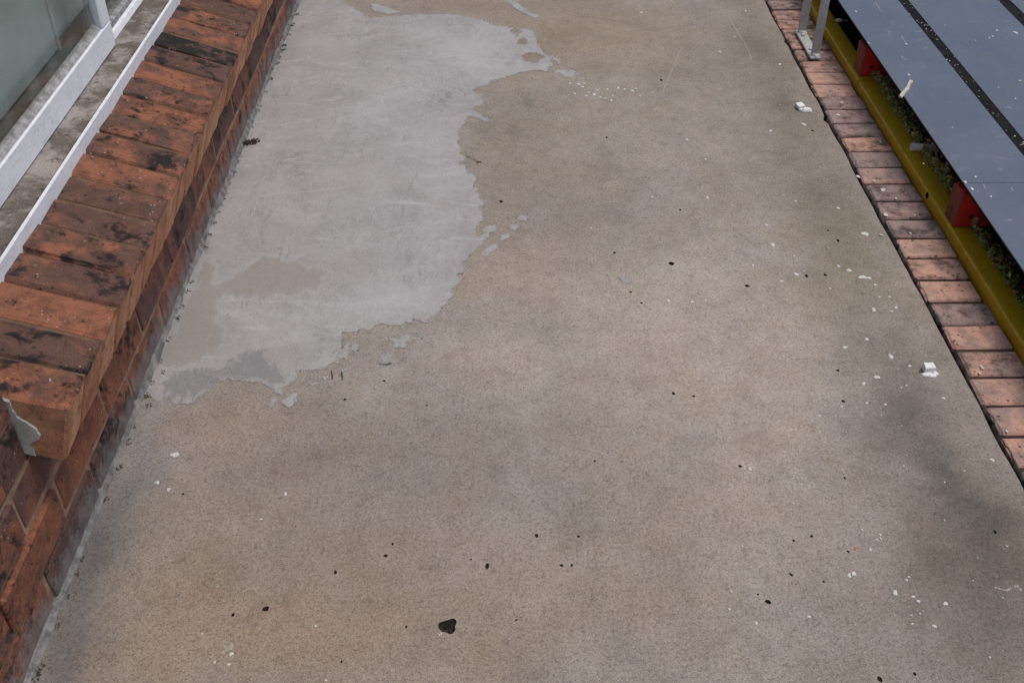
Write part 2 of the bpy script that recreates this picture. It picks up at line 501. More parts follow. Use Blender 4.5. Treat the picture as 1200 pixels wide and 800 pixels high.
M = dict(
    concrete=m_concrete(), patch=m_patch(),
    sill=m_brick('red_brown_sill_brick', (0.305, 0.120, 0.068), (0.130, 0.072, 0.055), 0.95),
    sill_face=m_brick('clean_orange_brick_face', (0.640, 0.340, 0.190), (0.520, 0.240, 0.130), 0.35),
    wall=m_brick('red_wall_brick', (0.275, 0.105, 0.058), (0.118, 0.066, 0.056), 0.92, True, True),
    border=m_brick('pink_brown_border_brick', (0.58, 0.345, 0.260), (0.350, 0.258, 0.232), 0.74),
    mortar=m_simple('sandy_mortar', (0.34, 0.235, 0.165), (0.20, 0.13, 0.09), 30, 0.95, 0.1, 0.5, 0.5),
    sill_mortar=m_simple('reddish_sill_mortar', (0.20, 0.115, 0.075), (0.10, 0.066, 0.05), 40, 0.95, 0.1, 0.5, 0.5),
    dark_mortar=m_simple('dark_dirty_mortar', (0.062, 0.050, 0.042), (0.035, 0.029, 0.025), 60, 0.95, 0.1, 0.5, 0.8),
    edge_mortar=m_simple('grey_edge_mortar', (0.115, 0.097, 0.082), (0.022, 0.018, 0.015), 45, 0.95, 0.1, 0.6, 0.9),
    fillet=m_simple('grey_mortar_fillet', (0.28, 0.27, 0.26), (0.11, 0.105, 0.10), 38, 0.9, 0.1, 0.6, 0.6),
    plaster=m_simple('grey_white_plaster', (0.60, 0.59, 0.52), (0.42, 0.41, 0.36), 30, 0.9, 0.1, 0.15, 0.3),
    white=m_white_paint(), dirty=m_dirty_sill(), deck=m_deck(), yellow=m_yellow(), yellow_worn=m_simple('worn_yellow_edge', (0.62, 0.46, 0.05), (0.45, 0.30, 0.03), 50, 0.6, 0.3, 0.3, 0.2), glass=m_glass(),
    putty=m_simple('old_grey_putty', (0.42, 0.42, 0.42), (0.20, 0.19, 0.18), 60, 0.9, 0.1, 0.5, 0.6),
    rubber=m_simple('black_gritty_strip', (0.010, 0.010, 0.012), (0.020, 0.019, 0.020), 30, 0.9, 0.08, 0.5, 0.7),
    red=m_simple('red_painted_timber', (0.78, 0.042, 0.034), (0.62, 0.034, 0.028), 30, 0.5, 0.35, 0.3, 0.3),
    red_shaded=m_simple('brown_red_shaded_timber', (0.26, 0.085, 0.06), (0.17, 0.06, 0.045), 40, 0.8, 0.2, 0.4, 0.4),
    galv=m_simple('galvanised_steel', (0.56, 0.56, 0.55), (0.42, 0.42, 0.42), 45, 0.5, 0.5, 0.3, 0.2, 0.15),
    whiteplastic=m_simple('chalky_white_paint', (0.82, 0.82, 0.81), (0.70, 0.70, 0.69), 60, 0.7, 0.3, 0.12, 0.4),
    fleck=m_simple('white_paint_fleck', (0.70, 0.69, 0.66), (0.48, 0.46, 0.43), 90, 0.8, 0.2, 0.1, 0.1),
    scuff=m_simple('pale_scuff', (0.385, 0.345, 0.30), (0.335, 0.292, 0.248), 60, 0.9, 0.1, 0.3, 0.1),
    debris=m_simple('dark_dry_moss', (0.052, 0.042, 0.032), (0.11, 0.09, 0.07), 160, 0.95, 0.1, 0.4, 0.8),
    pit=m_simple('dark_pit_grit', (0.022, 0.019, 0.017), (0.055, 0.048, 0.042), 220, 0.95, 0.1, 0.4, 0.8),
    soil=m_simple('dark_garden_soil', (0.050, 0.038, 0.028), (0.028, 0.022, 0.017), 40, 0.95, 0.1, 0.5, 0.9),
    blind=m_simple('grey_green_blind', (0.40, 0.46, 0.43), (0.31, 0.375, 0.355), 4, 0.8, 0.2, 0.1, 0.1),
    dark_inner=m_simple('dark_inner_sill', (0.050, 0.048, 0.042), (0.10, 0.095, 0.085), 30, 0.7, 0.3, 0.4, 0.3),
    black=m_simple('black_parts_and_shade', (0.008, 0.008, 0.009), (0.013, 0.013, 0.014), 40, 0.9, 0.05, 0.2, 0.1),
    tan=m_simple('pale_dry_wood', (0.62, 0.58, 0.47), (0.45, 0.42, 0.33), 90, 0.8, 0.2, 0.2, 0.2),
    pink=m_simple('pinkish_rubble', (0.35, 0.19, 0.15), (0.25, 0.15, 0.12), 60, 0.9, 0.2, 0.3, 0.5),
    shading_eave=m_simple('pale_shading_eave', (0.6, 0.6, 0.6), (0.55, 0.55, 0.55), 5),
)


def m_leaf():
    t = NT('small_green_leaf', 0.55, 0.35)
    a = t.attr('leafc').outputs['Color']
    t.color(a)
    return t.m


M['leaf'] = m_leaf()

# ------------------------------------------------------------------ the setting: ground, concrete floor, cement skim
gm = MB().add([(-60, -60, -0.26), (60, -60, -0.26), (60, 60, -0.26), (-60, 60, -0.26)], [(0, 1, 2, 3)])
tag(gm.build('ground', M['soil']), kind='structure')

WX = -0.727                                # face of the brick wall
EDGE = 0.9435                              # right edge of the slab
CELL = 0.006


def edge_x(d):
    e = EDGE + 0.0025 * float(fbm(np.array([d]), np.array([3.1]), 9, 3, 5)[0]) * 2
    if d > 2.80: e += 0.004 * (d - 2.8)
    for (d0, wd, a) in ((2.775, 0.018, -0.009), (3.335, 0.016, -0.006), (2.72, 0.03, -0.003)):
        e += a * math.exp(-((d - d0) / wd) ** 2)
    return e


# tone of the bare concrete: blobs (px, py, rx, ry, (r, g, b) factor)
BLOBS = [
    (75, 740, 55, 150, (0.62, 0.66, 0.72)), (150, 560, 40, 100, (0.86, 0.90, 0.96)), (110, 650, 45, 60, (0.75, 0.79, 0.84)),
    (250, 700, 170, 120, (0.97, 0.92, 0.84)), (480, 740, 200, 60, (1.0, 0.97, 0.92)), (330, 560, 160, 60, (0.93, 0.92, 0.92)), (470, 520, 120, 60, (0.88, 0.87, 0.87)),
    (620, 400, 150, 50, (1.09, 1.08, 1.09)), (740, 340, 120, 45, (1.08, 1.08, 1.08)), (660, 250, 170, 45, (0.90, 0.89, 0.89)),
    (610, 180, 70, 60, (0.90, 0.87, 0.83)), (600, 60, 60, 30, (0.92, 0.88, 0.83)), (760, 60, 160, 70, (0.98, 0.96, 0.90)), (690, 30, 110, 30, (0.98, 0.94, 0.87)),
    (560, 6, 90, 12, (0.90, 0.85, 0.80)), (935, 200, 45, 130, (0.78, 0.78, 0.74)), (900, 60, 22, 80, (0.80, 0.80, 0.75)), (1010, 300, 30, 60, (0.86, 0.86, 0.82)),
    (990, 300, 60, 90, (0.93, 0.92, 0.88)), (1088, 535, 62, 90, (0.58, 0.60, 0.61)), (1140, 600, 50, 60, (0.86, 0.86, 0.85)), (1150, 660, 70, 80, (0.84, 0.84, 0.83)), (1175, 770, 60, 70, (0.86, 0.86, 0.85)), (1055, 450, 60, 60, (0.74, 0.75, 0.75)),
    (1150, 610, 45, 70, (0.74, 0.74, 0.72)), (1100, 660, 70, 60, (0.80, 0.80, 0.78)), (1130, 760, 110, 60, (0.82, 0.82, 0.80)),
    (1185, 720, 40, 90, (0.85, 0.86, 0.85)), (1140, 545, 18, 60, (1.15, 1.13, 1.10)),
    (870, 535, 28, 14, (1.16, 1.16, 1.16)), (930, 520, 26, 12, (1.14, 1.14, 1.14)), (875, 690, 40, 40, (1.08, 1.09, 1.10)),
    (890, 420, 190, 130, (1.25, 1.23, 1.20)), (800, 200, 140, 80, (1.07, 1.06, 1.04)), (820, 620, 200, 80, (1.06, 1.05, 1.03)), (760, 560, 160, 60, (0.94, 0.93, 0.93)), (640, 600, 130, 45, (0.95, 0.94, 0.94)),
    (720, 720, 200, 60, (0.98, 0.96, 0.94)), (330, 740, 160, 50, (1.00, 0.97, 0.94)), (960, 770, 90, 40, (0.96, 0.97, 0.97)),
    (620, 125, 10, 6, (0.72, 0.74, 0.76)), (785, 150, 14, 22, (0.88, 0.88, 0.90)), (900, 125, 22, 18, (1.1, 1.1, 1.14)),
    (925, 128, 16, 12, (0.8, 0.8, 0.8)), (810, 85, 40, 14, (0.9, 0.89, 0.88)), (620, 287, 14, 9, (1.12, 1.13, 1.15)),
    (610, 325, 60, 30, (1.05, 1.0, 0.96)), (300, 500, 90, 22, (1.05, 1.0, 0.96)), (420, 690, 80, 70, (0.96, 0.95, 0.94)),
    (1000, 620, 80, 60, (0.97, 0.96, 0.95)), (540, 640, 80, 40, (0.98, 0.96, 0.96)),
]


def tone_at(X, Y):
    """low frequency stains and broad paler and darker areas of the concrete, given by where the blobs lie on the floor"""
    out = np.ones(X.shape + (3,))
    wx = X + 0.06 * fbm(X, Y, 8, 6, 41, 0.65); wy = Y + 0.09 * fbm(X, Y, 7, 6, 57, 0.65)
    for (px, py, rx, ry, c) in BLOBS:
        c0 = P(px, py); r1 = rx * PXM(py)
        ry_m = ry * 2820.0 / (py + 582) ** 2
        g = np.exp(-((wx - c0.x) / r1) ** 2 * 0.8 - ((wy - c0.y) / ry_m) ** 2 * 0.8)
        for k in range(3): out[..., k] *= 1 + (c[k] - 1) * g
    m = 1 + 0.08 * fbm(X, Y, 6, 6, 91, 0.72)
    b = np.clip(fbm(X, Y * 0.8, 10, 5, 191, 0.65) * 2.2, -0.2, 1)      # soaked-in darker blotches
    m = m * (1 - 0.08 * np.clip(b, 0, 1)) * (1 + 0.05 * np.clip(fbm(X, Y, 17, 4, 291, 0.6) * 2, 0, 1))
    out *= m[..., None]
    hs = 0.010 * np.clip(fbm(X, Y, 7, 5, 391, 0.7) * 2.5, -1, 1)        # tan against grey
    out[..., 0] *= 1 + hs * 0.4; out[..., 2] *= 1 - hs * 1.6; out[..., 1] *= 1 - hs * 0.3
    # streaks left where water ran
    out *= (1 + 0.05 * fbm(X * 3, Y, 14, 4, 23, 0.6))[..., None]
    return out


# pits that have broken out of the surface (px, py, radius px)
PITS = [(452, 651, 2.3), (460, 637, 1.5), (571, 663, 3.0), (629, 627, 2.3), (678, 628, 1.7), (658, 662, 2.0), (670, 662, 1.7),
        (605, 726, 1.5), (476, 734, 1.5), (552, 655, 1.2), (311.5, 713, 3.8), (273, 720, 2.1), (393, 670, 2.2), (214.6, 578.6, 1.6),
        (400, 775, 1.5), (900, 705, 3.2), (867, 546, 2.1), (990, 560, 1.7), (951, 628, 1.9), (930, 633, 1.5), (994, 646, 1.7),
        (927, 673, 2.1), (965, 681, 1.5), (1166, 623, 2.0), (1031, 795, 3.0), (1072, 789, 1.9), (888, 696, 1.4), (875.5, 335, 2.6),
        (945, 323, 2.3), (967, 322, 2.2), (982, 282, 2.2), (970.5, 270, 1.5), (982, 434, 2.1), (988, 470, 2.1), (787, 309, 3.4),
        (720, 296, 1.8), (587, 236, 2.4), (739, 342, 1.6), (752, 355, 1.5), (797, 246, 1.7), (404, 468, 1.8), (450, 446, 1.8),
        (500, 475, 1.4), (775, 94, 1.9), (952, 153, 1.7), (711, 161, 1.5), (789, 461, 2.2), (813, 464, 1.7), (697, 540, 1.5)]
POT = [(513.3, 731.5), (514.8, 729), (520, 727.4), (526, 725.5), (530.5, 723.9), (534.3, 725.5), (535, 729.3), (533.5, 733),
       (533.8, 737.5), (530.9, 741.6), (527.5, 743), (523.8, 740.9), (517, 739.4), (513.6, 735.3)]


def build_floor():
    x0 = WX - 0.012
    nx = int((EDGE - x0) / CELL)
    y0, y1 = 0.70, 4.10
    ny = int((y1 - y0) / CELL)
    xs = x0 + np.arange(nx + 1) * CELL
    ys = y0 + np.arange(ny + 1) * CELL
    X, Y = np.meshgrid(xs, ys)
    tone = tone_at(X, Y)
    ex = np.array([edge_x(d) for d in ys])
    X = X.copy(); X[:, -1] = ex; X[:, -2] = (X[:, -3] + ex) / 2
    co = np.stack([X, Y, np.zeros_like(X)], -1).reshape(-1, 3)
    alive = np.ones((ny, nx), bool)
    rng = random.Random(4)
    verts = [tuple(p) for p in co]
    cols = [tuple(c) for c in tone.reshape(-1, 3)]
    extra = []; emat = []

    def pit(outline, depth, rough):
        """outline: world points; cut out its cells, fill round it, sink a bowl"""
        ax = [p[0] for p in outline]; ay = [p[1] for p in outline]
        i0 = int((min(ax) - x0) / CELL - 0.3); i1 = int((max(ax) - x0) / CELL + 1.3)
        j0 = int((min(ay) - y0) / CELL - 0.3); j1 = int((max(ay) - y0) / CELL + 1.3)
        if i0 < 0 or j0 < 0 or i1 > nx - 2 or j1 > ny or not alive[j0:j1, i0:i1].all(): return
        alive[j0:j1, i0:i1] = False
        ring = [(i, j0) for i in range(i0, i1)] + [(i1, j) for j in range(j0, j1)] + \
               [(i, j1) for i in range(i1, i0, -1)] + [(i0, j) for j in range(j1, j0, -1)]
        ids = [j * (nx + 1) + i for (i, j) in ring]
        pts = [Vector((verts[k][0], verts[k][1])) for k in ids]
        n = len(ids); m = len(outline)
        pts += [Vector((p[0], p[1])) for p in outline]
        es = [(a, (a + 1) % n) for a in range(n)] + [(n + a, n + (a + 1) % m) for a in range(m)]
        vo, eo, fo, ov, oe, of = delaunay_2d_cdt(pts, es, [], 0, 1e-7)
        base = len(verts)
        rim = list(range(base, base + m))
        for p in outline:
            verts.append((p[0], p[1], 0.0))
            ii = min(nx, max(0, int((p[0] - x0) / CELL))); jj = min(ny, max(0, int((p[1] - y0) / CELL)))
            cols.append(tuple(tone[jj, ii] * (1.22 if depth > 0.008 else 1.05)))
        mp = ids + rim
        cx = sum(ax) / m; cy = sum(ay) / m

        def inside(q):
            c = False
            for a in range(m):
                p1 = outline[a]; p2 = outline[(a + 1) % m]
                if (p1[1] > q[1]) != (p2[1] > q[1]) and q[0] < (p2[0] - p1[0]) * (q[1] - p1[1]) / (p2[1] - p1[1]) + p1[0]: c = not c
            return c
        for f in fo:
            idx = [mp[ov[k][0]] for k in f]
            cc = sum((Vector(verts[k][:2]) for k in idx), Vector((0, 0))) / len(idx)
            if not inside(cc): extra.append(tuple(idx)); emat.append(0)
        prev = rim
        for (s, dz) in ((0.93, -0.5), (0.80, -0.85), (0.45, -1.0)):
            cur = []
            for a, p in enumerate(outline):
                k = s * (1 + rough * rng.uniform(-0.16, 0.1))
                verts.append((cx + (p[0] - cx) * k, cy + (p[1] - cy) * k, depth * dz * (1 + rough * rng.uniform(-0.45, 0.25))))
                cols.append((1, 1, 1)); cur.append(len(verts) - 1)
            for a in range(m):
                b = (a + 1) % m
                extra.append((prev[a], prev[b], cur[b], cur[a])); emat.append(1)
            prev = cur
        verts.append((cx, cy, -depth)); cols.append((1, 1, 1)); k = len(verts) - 1
        for a in range(m): extra.append((prev[a], prev[(a + 1) % m], k)); emat.append(1)

    pit([tuple(P(x, y)[:2]) for x, y in POT][::-1], 0.011, 1.0)
    for (px, py, r) in PITS:
        c = P(px, py); rr = r * PXM(py) * 0.98
        m = 9; ph = rng.uniform(0, 6); el = rng.uniform(0.75, 1.25)
        out = []
        for a in range(m):
            t = 2 * math.pi * a / m + ph
            k = rr * rng.uniform(0.75, 1.2)
            out.append((c.x + math.cos(t) * k * el, c.y + math.sin(t) * k * 1.25 / el))
        pit(out, max(0.004, rr * 1.1), 0.6)
    jj, ii = np.nonzero(alive)
    a = jj * (nx + 1) + ii
    quads = np.stack([a, a + 1, a + nx + 2, a + nx + 1], -1)
    faces = [tuple(q) for q in quads.tolist()] + extra
    mats = [0] * len(quads) + emat
    # coarse continuation of the slab before and behind, and its right-hand edge
    for (ya, yb) in ((-3.0, y0), (y1, 9.0)):
        k = len(verts)
        verts += [(x0, ya, 0), (EDGE, ya, 0), (EDGE, yb, 0), (x0, yb, 0)]
        cols += [(0.95, 0.94, 0.92)] * 4
        faces.append((k, k + 1, k + 2, k + 3)); mats.append(0)
    for j in range(ny):
        k = len(verts); p = verts[j * (nx + 1) + nx]; q = verts[(j + 1) * (nx + 1) + nx]
        verts += [p, q, (q[0] + 0.001, q[1], -0.2), (p[0] + 0.001, p[1], -0.2)]
        cols += [(0.6, 0.58, 0.55)] * 4
        faces.append((k + 3, k + 2, k + 1, k)); mats.append(0)
    me = bpy.data.meshes.new('concrete_floor')
    me.from_pydata(verts, [], faces)
    me.materials.append(M['concrete']); me.materials.append(M['pit'])
    me.polygons.foreach_set('material_index', mats)
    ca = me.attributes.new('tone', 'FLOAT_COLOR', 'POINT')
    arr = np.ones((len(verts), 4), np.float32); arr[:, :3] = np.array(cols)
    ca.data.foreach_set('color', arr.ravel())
    me.update()
    return tag(link('concrete_floor', me), kind='structure')


floor = build_floor()


def poly_sdf(X, Y, poly):
    """signed distance to a polygon, positive inside"""
    n = len(poly); d2 = np.full(X.shape, 1e9); ins = np.zeros(X.shape, bool)
    for k in range(n):
        (ax, ay), (bx, by) = poly[k], poly[(k + 1) % n]
        ex, ey = bx - ax, by - ay
        t = np.clip(((X - ax) * ex + (Y - ay) * ey) / (ex * ex + ey * ey + 1e-12), 0, 1)
        d2 = np.minimum(d2, (X - ax - t * ex) ** 2 + (Y - ay - t * ey) ** 2)
        if ay != by:
            c = (ay > Y) != (by > Y)
            xi = ex * (Y - ay) / (by - ay) + ax
            ins ^= c & (X < xi)
    d = np.sqrt(d2)
    return np.where(ins, d, -d)


def W(pts): return [tuple(P(x, y)[:2]) for x, y in pts]


PATCH = [(330, -25), (395, -12), (402, 0), (412, 9), (424, 15), (436, 20), (462, 19), (480, 18), (497, 17), (515, 16.5), (532, 17.5), (548, 19),
         (560, 22), (573, 26), (584, 31), (597, 32), (609, 33), (618, 34), (626, 38), (629, 47), (631, 56), (638, 63), (648, 69), (645, 77),
         (637, 84), (622, 84), (606, 87), (590, 92), (574, 98), (563, 102), (557, 106), (562, 112), (567, 119), (562, 126), (557, 122), (553, 128),
         (562, 134), (577, 141), (572, 144), (556, 139), (549, 137), (543, 146), (537, 157), (539, 166), (541, 175), (543, 186), (544, 196),
         (550, 203), (556, 209), (559, 218), (562, 228), (564, 240), (565, 252), (562, 265), (559, 276), (570, 270), (577, 265), (582, 268), (572, 277),
         (560, 290), (552, 300), (545, 309), (541, 322), (538, 334), (531, 346), (523, 357), (514, 367), (505, 374), (490, 376), (472, 379),
         (455, 381), (439, 383), (424, 386), (409, 389), (399, 396), (400, 405), (407, 413), (406, 421), (394, 426), (382, 428), (369, 430),
         (358, 434), (349, 441), (340, 448), (334, 455), (325, 470), (318, 480), (320, 470), (325, 461), (318, 456), (308, 452), (294, 450), (280, 450), (266, 445), (258, 447),
         (250, 454), (243, 463), (236, 470), (224, 474), (212, 473), (200, 472), (190, 472), (182, 468), (172, 462), (150, 455)]
ISLES = [[(606, 256), (614, 259), (619, 254), (612, 251), (607, 252)], [(599, 262), (606, 263), (602, 270), (597, 268)],
         [(588, 274), (597, 272), (594, 279), (587, 283), (583, 281)], [(574, 287), (583, 284), (581, 291), (574, 299), (567, 301), (569, 295)],
         [(561, 270), (570, 265), (580, 264), (581, 270), (570, 273)],
         [(655, 84), (672, 84), (675, 90), (660, 90)], [(646, 66), (663, 75), (659, 77), (645, 70)],
         [(461, 397), (468, 395), (473, 393), (481, 394), (478, 400), (474, 405), (467, 402)], [(442, 418), (450, 415), (459, 416), (457, 424), (446, 425)],
         [(408, 400), (414, 405), (412, 409), (405, 404)], [(462, 384), (478, 387), (488, 391), (478, 390), (464, 387)],
         [(595, -2), (606, 5), (616, 12), (630, 19), (628, 22), (612, 15), (598, 5)], [(432, 3), (452, 8), (470, 14), (455, 17), (438, 12)],
         [(334, 470), (350, 458), (366, 449), (380, 442), (398, 436), (380, 445), (356, 458), (338, 474)],
         [(733, 120), (747, 119), (749, 124), (744, 122), (735, 124)], [(725, 326), (736, 325), (741, 328), (737, 331), (728, 329)]]
HOLES = [[(606, 47), (614, 44), (617, 52), (608, 52)], [(602, 35), (611, 38), (606, 42), (600, 38)], [(613, 65), (628, 61), (636, 67), (626, 73), (615, 71)]]
THIN = [[(286, 316), (297, 307), (310, 301), (326, 303), (340, 307), (356, 311), (370, 309), (383, 318), (380, 330), (376, 340), (352, 344), (340, 347),
         (328, 345), (312, 349), (298, 352), (284, 350), (271, 349), (258, 350), (252, 372), (262, 392), (256, 412), (232, 425), (212, 428), (190, 432),
         (176, 440), (185, 415), (205, 380), (225, 335), (240, 300), (252, 310), (250, 335), (262, 330), (276, 322)]]
WET = [([(190, 472), (187, 452), (200, 436), (225, 428), (262, 430), (285, 408), (296, 404), (310, 412), (330, 432), (345, 440), (332, 456), (300, 448),
         (265, 444), (250, 456), (235, 472)], 0.85), ([(366, 385), (384, 392), (392, 408), (378, 414), (366, 398)], 0.7),
       ([(508, 120), (514, 110), (530, 102), (545, 104), (540, 116), (526, 122), (520, 135), (512, 132)], 0.55),
       ([(315, 180), (340, 165), (370, 190), (360, 225), (335, 220)], 0.42), ([(493, 165), (503, 163), (504, 177), (496, 178)], 0.6),
       ([(395, 35), (450, 20), (480, 30), (430, 48)], 0.35), ([(365, 245), (395, 240), (400, 262), (372, 265)], 0.35)]
BRIGHT = [[(262, 350), (330, 352), (400, 340), (480, 330), (535, 320), (505, 370), (420, 385), (395, 395), (300, 400), (265, 390)],
          [(495, 150), (530, 150), (545, 230), (540, 300), (500, 320), (490, 230)], [(470, 30), (600, 35), (625, 80), (560, 95), (500, 90)],
          [(390, 130), (500, 60), (520, 90), (470, 140), (400, 180)]]


def build_patch():
    st = 0.003
    xs = np.arange(WX - 0.004, 0.30, st); ys = np.arange(1.52, 3.95, st)
    X, Y = np.meshgrid(xs, ys)
    wx = X + 0.007 * fbm(X, Y, 22, 4, 11, 0.6); wy = Y + 0.010 * fbm(X, Y, 20, 4, 13, 0.6)
    d = poly_sdf(wx, wy, W(PATCH))
    for pg in ISLES: d = np.maximum(d, poly_sdf(wx, wy, W(pg)) + 0.0022)
    for pg in HOLES: d = np.minimum(d, -poly_sdf(wx, wy, W(pg)))
    d = d + (0.013 * fbm(X, Y, 34, 6, 31, 0.72) + 0.004 * fbm(X, Y, 150, 2, 33)) * np.clip(1 + 2.2 * fbm(X, Y, 5, 2, 35), 0.25, 2)
    thin = np.zeros_like(X); wet = np.zeros_like(X); bri = np.zeros_like(X)
    for pg in THIN: thin = np.maximum(thin, np.clip(0.5 + poly_sdf(wx, wy, W(pg)) / 0.05, 0, 1))
    # the skim runs out thin towards part of its rim
    for pg, a in WET: wet = np.maximum(wet, a * np.clip(0.5 + poly_sdf(wx, wy, W(pg)) / 0.05, 0, 1))
    for pg in BRIGHT: bri = np.maximum(bri, np.clip(0.5 + poly_sdf(wx, wy, W(pg)) / 0.28, 0, 1))
    e = np.clip(d / 0.006, 0, 1)
    Z = 0.0006 + 0.0006 * e * (1 - 0.5 * thin) + 0.0006 * np.clip(fbm(X, Y, 28, 4, 77, 0.6), -0.5, 0.8) * e
    Z = np.maximum(Z, 0.0005)
    ny, nx = X.shape
    keep = d > 0
    vid = -np.ones(X.shape, np.int64)
    vid[keep] = np.arange(keep.sum())
    co = [np.stack([X[keep], Y[keep], Z[keep]], -1)]
    rim = np.clip(d / 0.016, 0, 1)
    at = [np.stack([thin[keep], wet[keep], bri[keep], rim[keep]], -1)]
    k4 = keep[:-1, :-1].astype(int) + keep[:-1, 1:] + keep[1:, 1:] + keep[1:, :-1]
    jf, i_f = np.nonzero(k4 == 4)
    quads = np.stack([vid[jf, i_f], vid[jf, i_f + 1], vid[jf + 1, i_f + 1], vid[jf + 1, i_f]], -1).tolist()
    faces = [tuple(q) for q in quads]
    ev = []; ea = []; cache = {}
    base = int(keep.sum())

    def cut(p, q):
        key = (p, q) if p < q else (q, p)
        if key not in cache:
            t = d[p] / (d[p] - d[q])
            ev.append((X[p] + (X[q] - X[p]) * t, Y[p] + (Y[q] - Y[p]) * t, 0.0006))
            ea.append((thin[p], wet[p], bri[p], 0.0))
            cache[key] = base + len(ev) - 1
        return cache[key]
    jp, ip = np.nonzero((k4 > 0) & (k4 < 4))
    for j, i in zip(jp.tolist(), ip.tolist()):
        c = [(j, i), (j, i + 1), (j + 1, i + 1), (j + 1, i)]
        poly = []
        for k in range(4):
            p, q = c[k], c[(k + 1) % 4]
            if keep[p]: poly.append(int(vid[p]))
            if keep[p] != keep[q]: poly.append(cut(p, q))
        if len(poly) >= 3: faces.append(tuple(poly))
    co.append(np.array(ev)); at.append(np.array(ea))
    co = np.concatenate(co); at = np.concatenate(at)
    me = bpy.data.meshes.new('cement_skim')
    me.from_pydata(co.tolist(), [], faces)
    me.materials.append(M['patch'])
    a = me.attributes.new('skim', 'FLOAT_COLOR', 'POINT')
    arr = np.ones((len(co), 4), np.float32); arr[:, :4] = at
    a.data.foreach_set('color', arr.ravel())
    me.polygons.foreach_set('use_smooth', [True] * len(faces))
    me.update()
    return link('cement_patch', me, None, floor)


patch = build_patch()
patch['label'] = 'pale grey ragged-edged cement patch skimmed over the tan concrete'

FLECKS = [(982, 244, 2), (898, 264, 2), (1014, 274, 3.5), (905.5, 287, 3), (971, 291, 1), (930.5, 300.5, 1.3), (882, 311, 2), (982.5, 312, 1.8),
          (995, 317, 2.8), (933, 321.5, 2.2), (942, 318, 1.2), (1011, 325, 3.8), (1018, 326, 2), (916, 330, 2), (1026, 334, 2), (972.5, 338, 1.5), (1030.5, 348, 1.5),
          (1042, 348, 1.5), (1024, 363, 2.8), (1045, 365, 1.8), (1050, 360.5, 1.8), (1037.5, 359, 1), (1015.5, 397.5, 2.4), (990.5, 407, 2.7),
          (1044, 418, 3.6), (918, 418, 1), (1066, 429, 1.6), (1027.5, 442, 2.8), (1012, 449.7, 2.1), (1062, 452, 1.2), (1056, 454.5, 1.2),
          (1015.6, 472.4, 1.7), (986.5, 476.7, 1.6), (1037.6, 474, 1.5), (1105.6, 466.6, 2), (960, 487.5, 2), (1032.7, 487, 1), (1162.5, 539, 2.2),
          (1130, 551.6, 1.2), (1107, 565, 1), (1059, 546, 1), (961, 506, 1.6), (879, 549.6, 2), (1107, 609.6, 1.3), (1010, 621, 1.3), (1031, 626.4, 1.5),
          (1032, 631, 1.5), (1027, 632, 1.2), (1020, 644, 1.7), (1000.5, 672, 3), (995, 674, 2.6), (857, 693, 2), (854.4, 713.6, 1.8), (886, 730, 1.8),
          (860, 727, 1.2), (948, 722.4, 1.8), (961, 722, 1.5), (1065, 676, 1.3), (1062, 679.6, 1.8), (1049, 694.4, 3), (1070, 699, 1.8),
          (1076, 704.4, 2.2), (1108, 707, 2.6), (1069, 731, 1.8), (1095, 733.6, 2.8), (1078, 719, 1.2), (1068, 721, 1.2), (1081.6, 716, 1),
          (764, 231, 1.8), (829, 232, 1.8), (827, 186.6, 1.2), (692.6, 267.6, 1.2), (783, 352.5, 2.2), (811, 354, 1.8), (827, 352.5, 1.2),
          (751.5, 15, 1.8), (873.6, 13, 1.3), (843.6, 61, 1.6), (914, 75.6, 1.8), (861, 43.5, 1.1), (805, 164, 1.8), (942, 146, 2.6), (903, 153.6, 2),
          (887, 227, 1.2), (932, 236, 1.5), (826.5, 187, 1), (678, 99, 2), (682.5, 102, 2), (690, 108.6, 1.8), (673.5, 110, 1.6), (687, 112.5, 1.8),
          (696, 111, 1.8), (703.5, 114, 1.8), (711.6, 105, 1.8), (709.5, 115.5, 1.5), (718.5, 112.5, 1.5), (724.5, 103.5, 1.8), (732, 105, 1.8),
          (741, 106.5, 2), (750, 112.5, 1.5), (765, 108.6, 1.4), (668, 98, 1.6), (700, 106, 1.5), (716, 118, 1.5), (745, 104, 1.3), (684, 98, 1.4),
          (184, 565.4, 2.6), (197.5, 573.5, 2), (334.6, 578.6, 2), (306, 608.6, 1.8), (271, 766, 2.4), (251.5, 776, 1.8), (268, 778.4, 2),
          (237, 742.4, 1.1), (255.4, 687, 1), (370, 733.4, 1.2), (382, 797, 1.5), (207, 532.5, 3.6), (203, 533, 3), (547.8, 689, 1.1), (517, 742, 1.2), (515, 744, 1),
          (870, 640, 1), (720, 610, 1), (1140, 680, 1), (1180, 640, 1.2), (1175, 700, 1), (1160, 770, 1.1), (930, 590, 1)]


def blob(mb, c, rx, ry, h, rng, n=11, rz=0.0):
    """a thin irregular splash with a rounded top"""
    out = []
    ph = rng.uniform(0, 6)
    for ring, (s, z) in enumerate(((1.0, 0.0), (0.86, h * 0.8), (0.5, h))):
        for a in range(n):
            t = 2 * math.pi * a / n
            k = s * (1 + 0.22 * math.sin(2 * t + ph) + 0.16 * math.sin(3 * t + ph * 2) + 0.08 * math.sin(5 * t + ph * 3))
            dx, dy = math.cos(t) * rx * k, math.sin(t) * ry * k
            out.append((c.x + dx * math.cos(rz) - dy * math.sin(rz), c.y + dx * math.sin(rz) + dy * math.cos(rz), c.z + z))
    out.append((c.x, c.y, c.z + h))
    fs = []
    for r in range(2):
        for a in range(n):
            b = (a + 1) % n
            fs.append((r * n + a, r * n + b, (r + 1) * n + b, (r + 1) * n + a))
    fs += [(2 * n + a, 2 * n + (a + 1) % n, 3 * n) for a in range(n)]
    mb.add(out, fs)


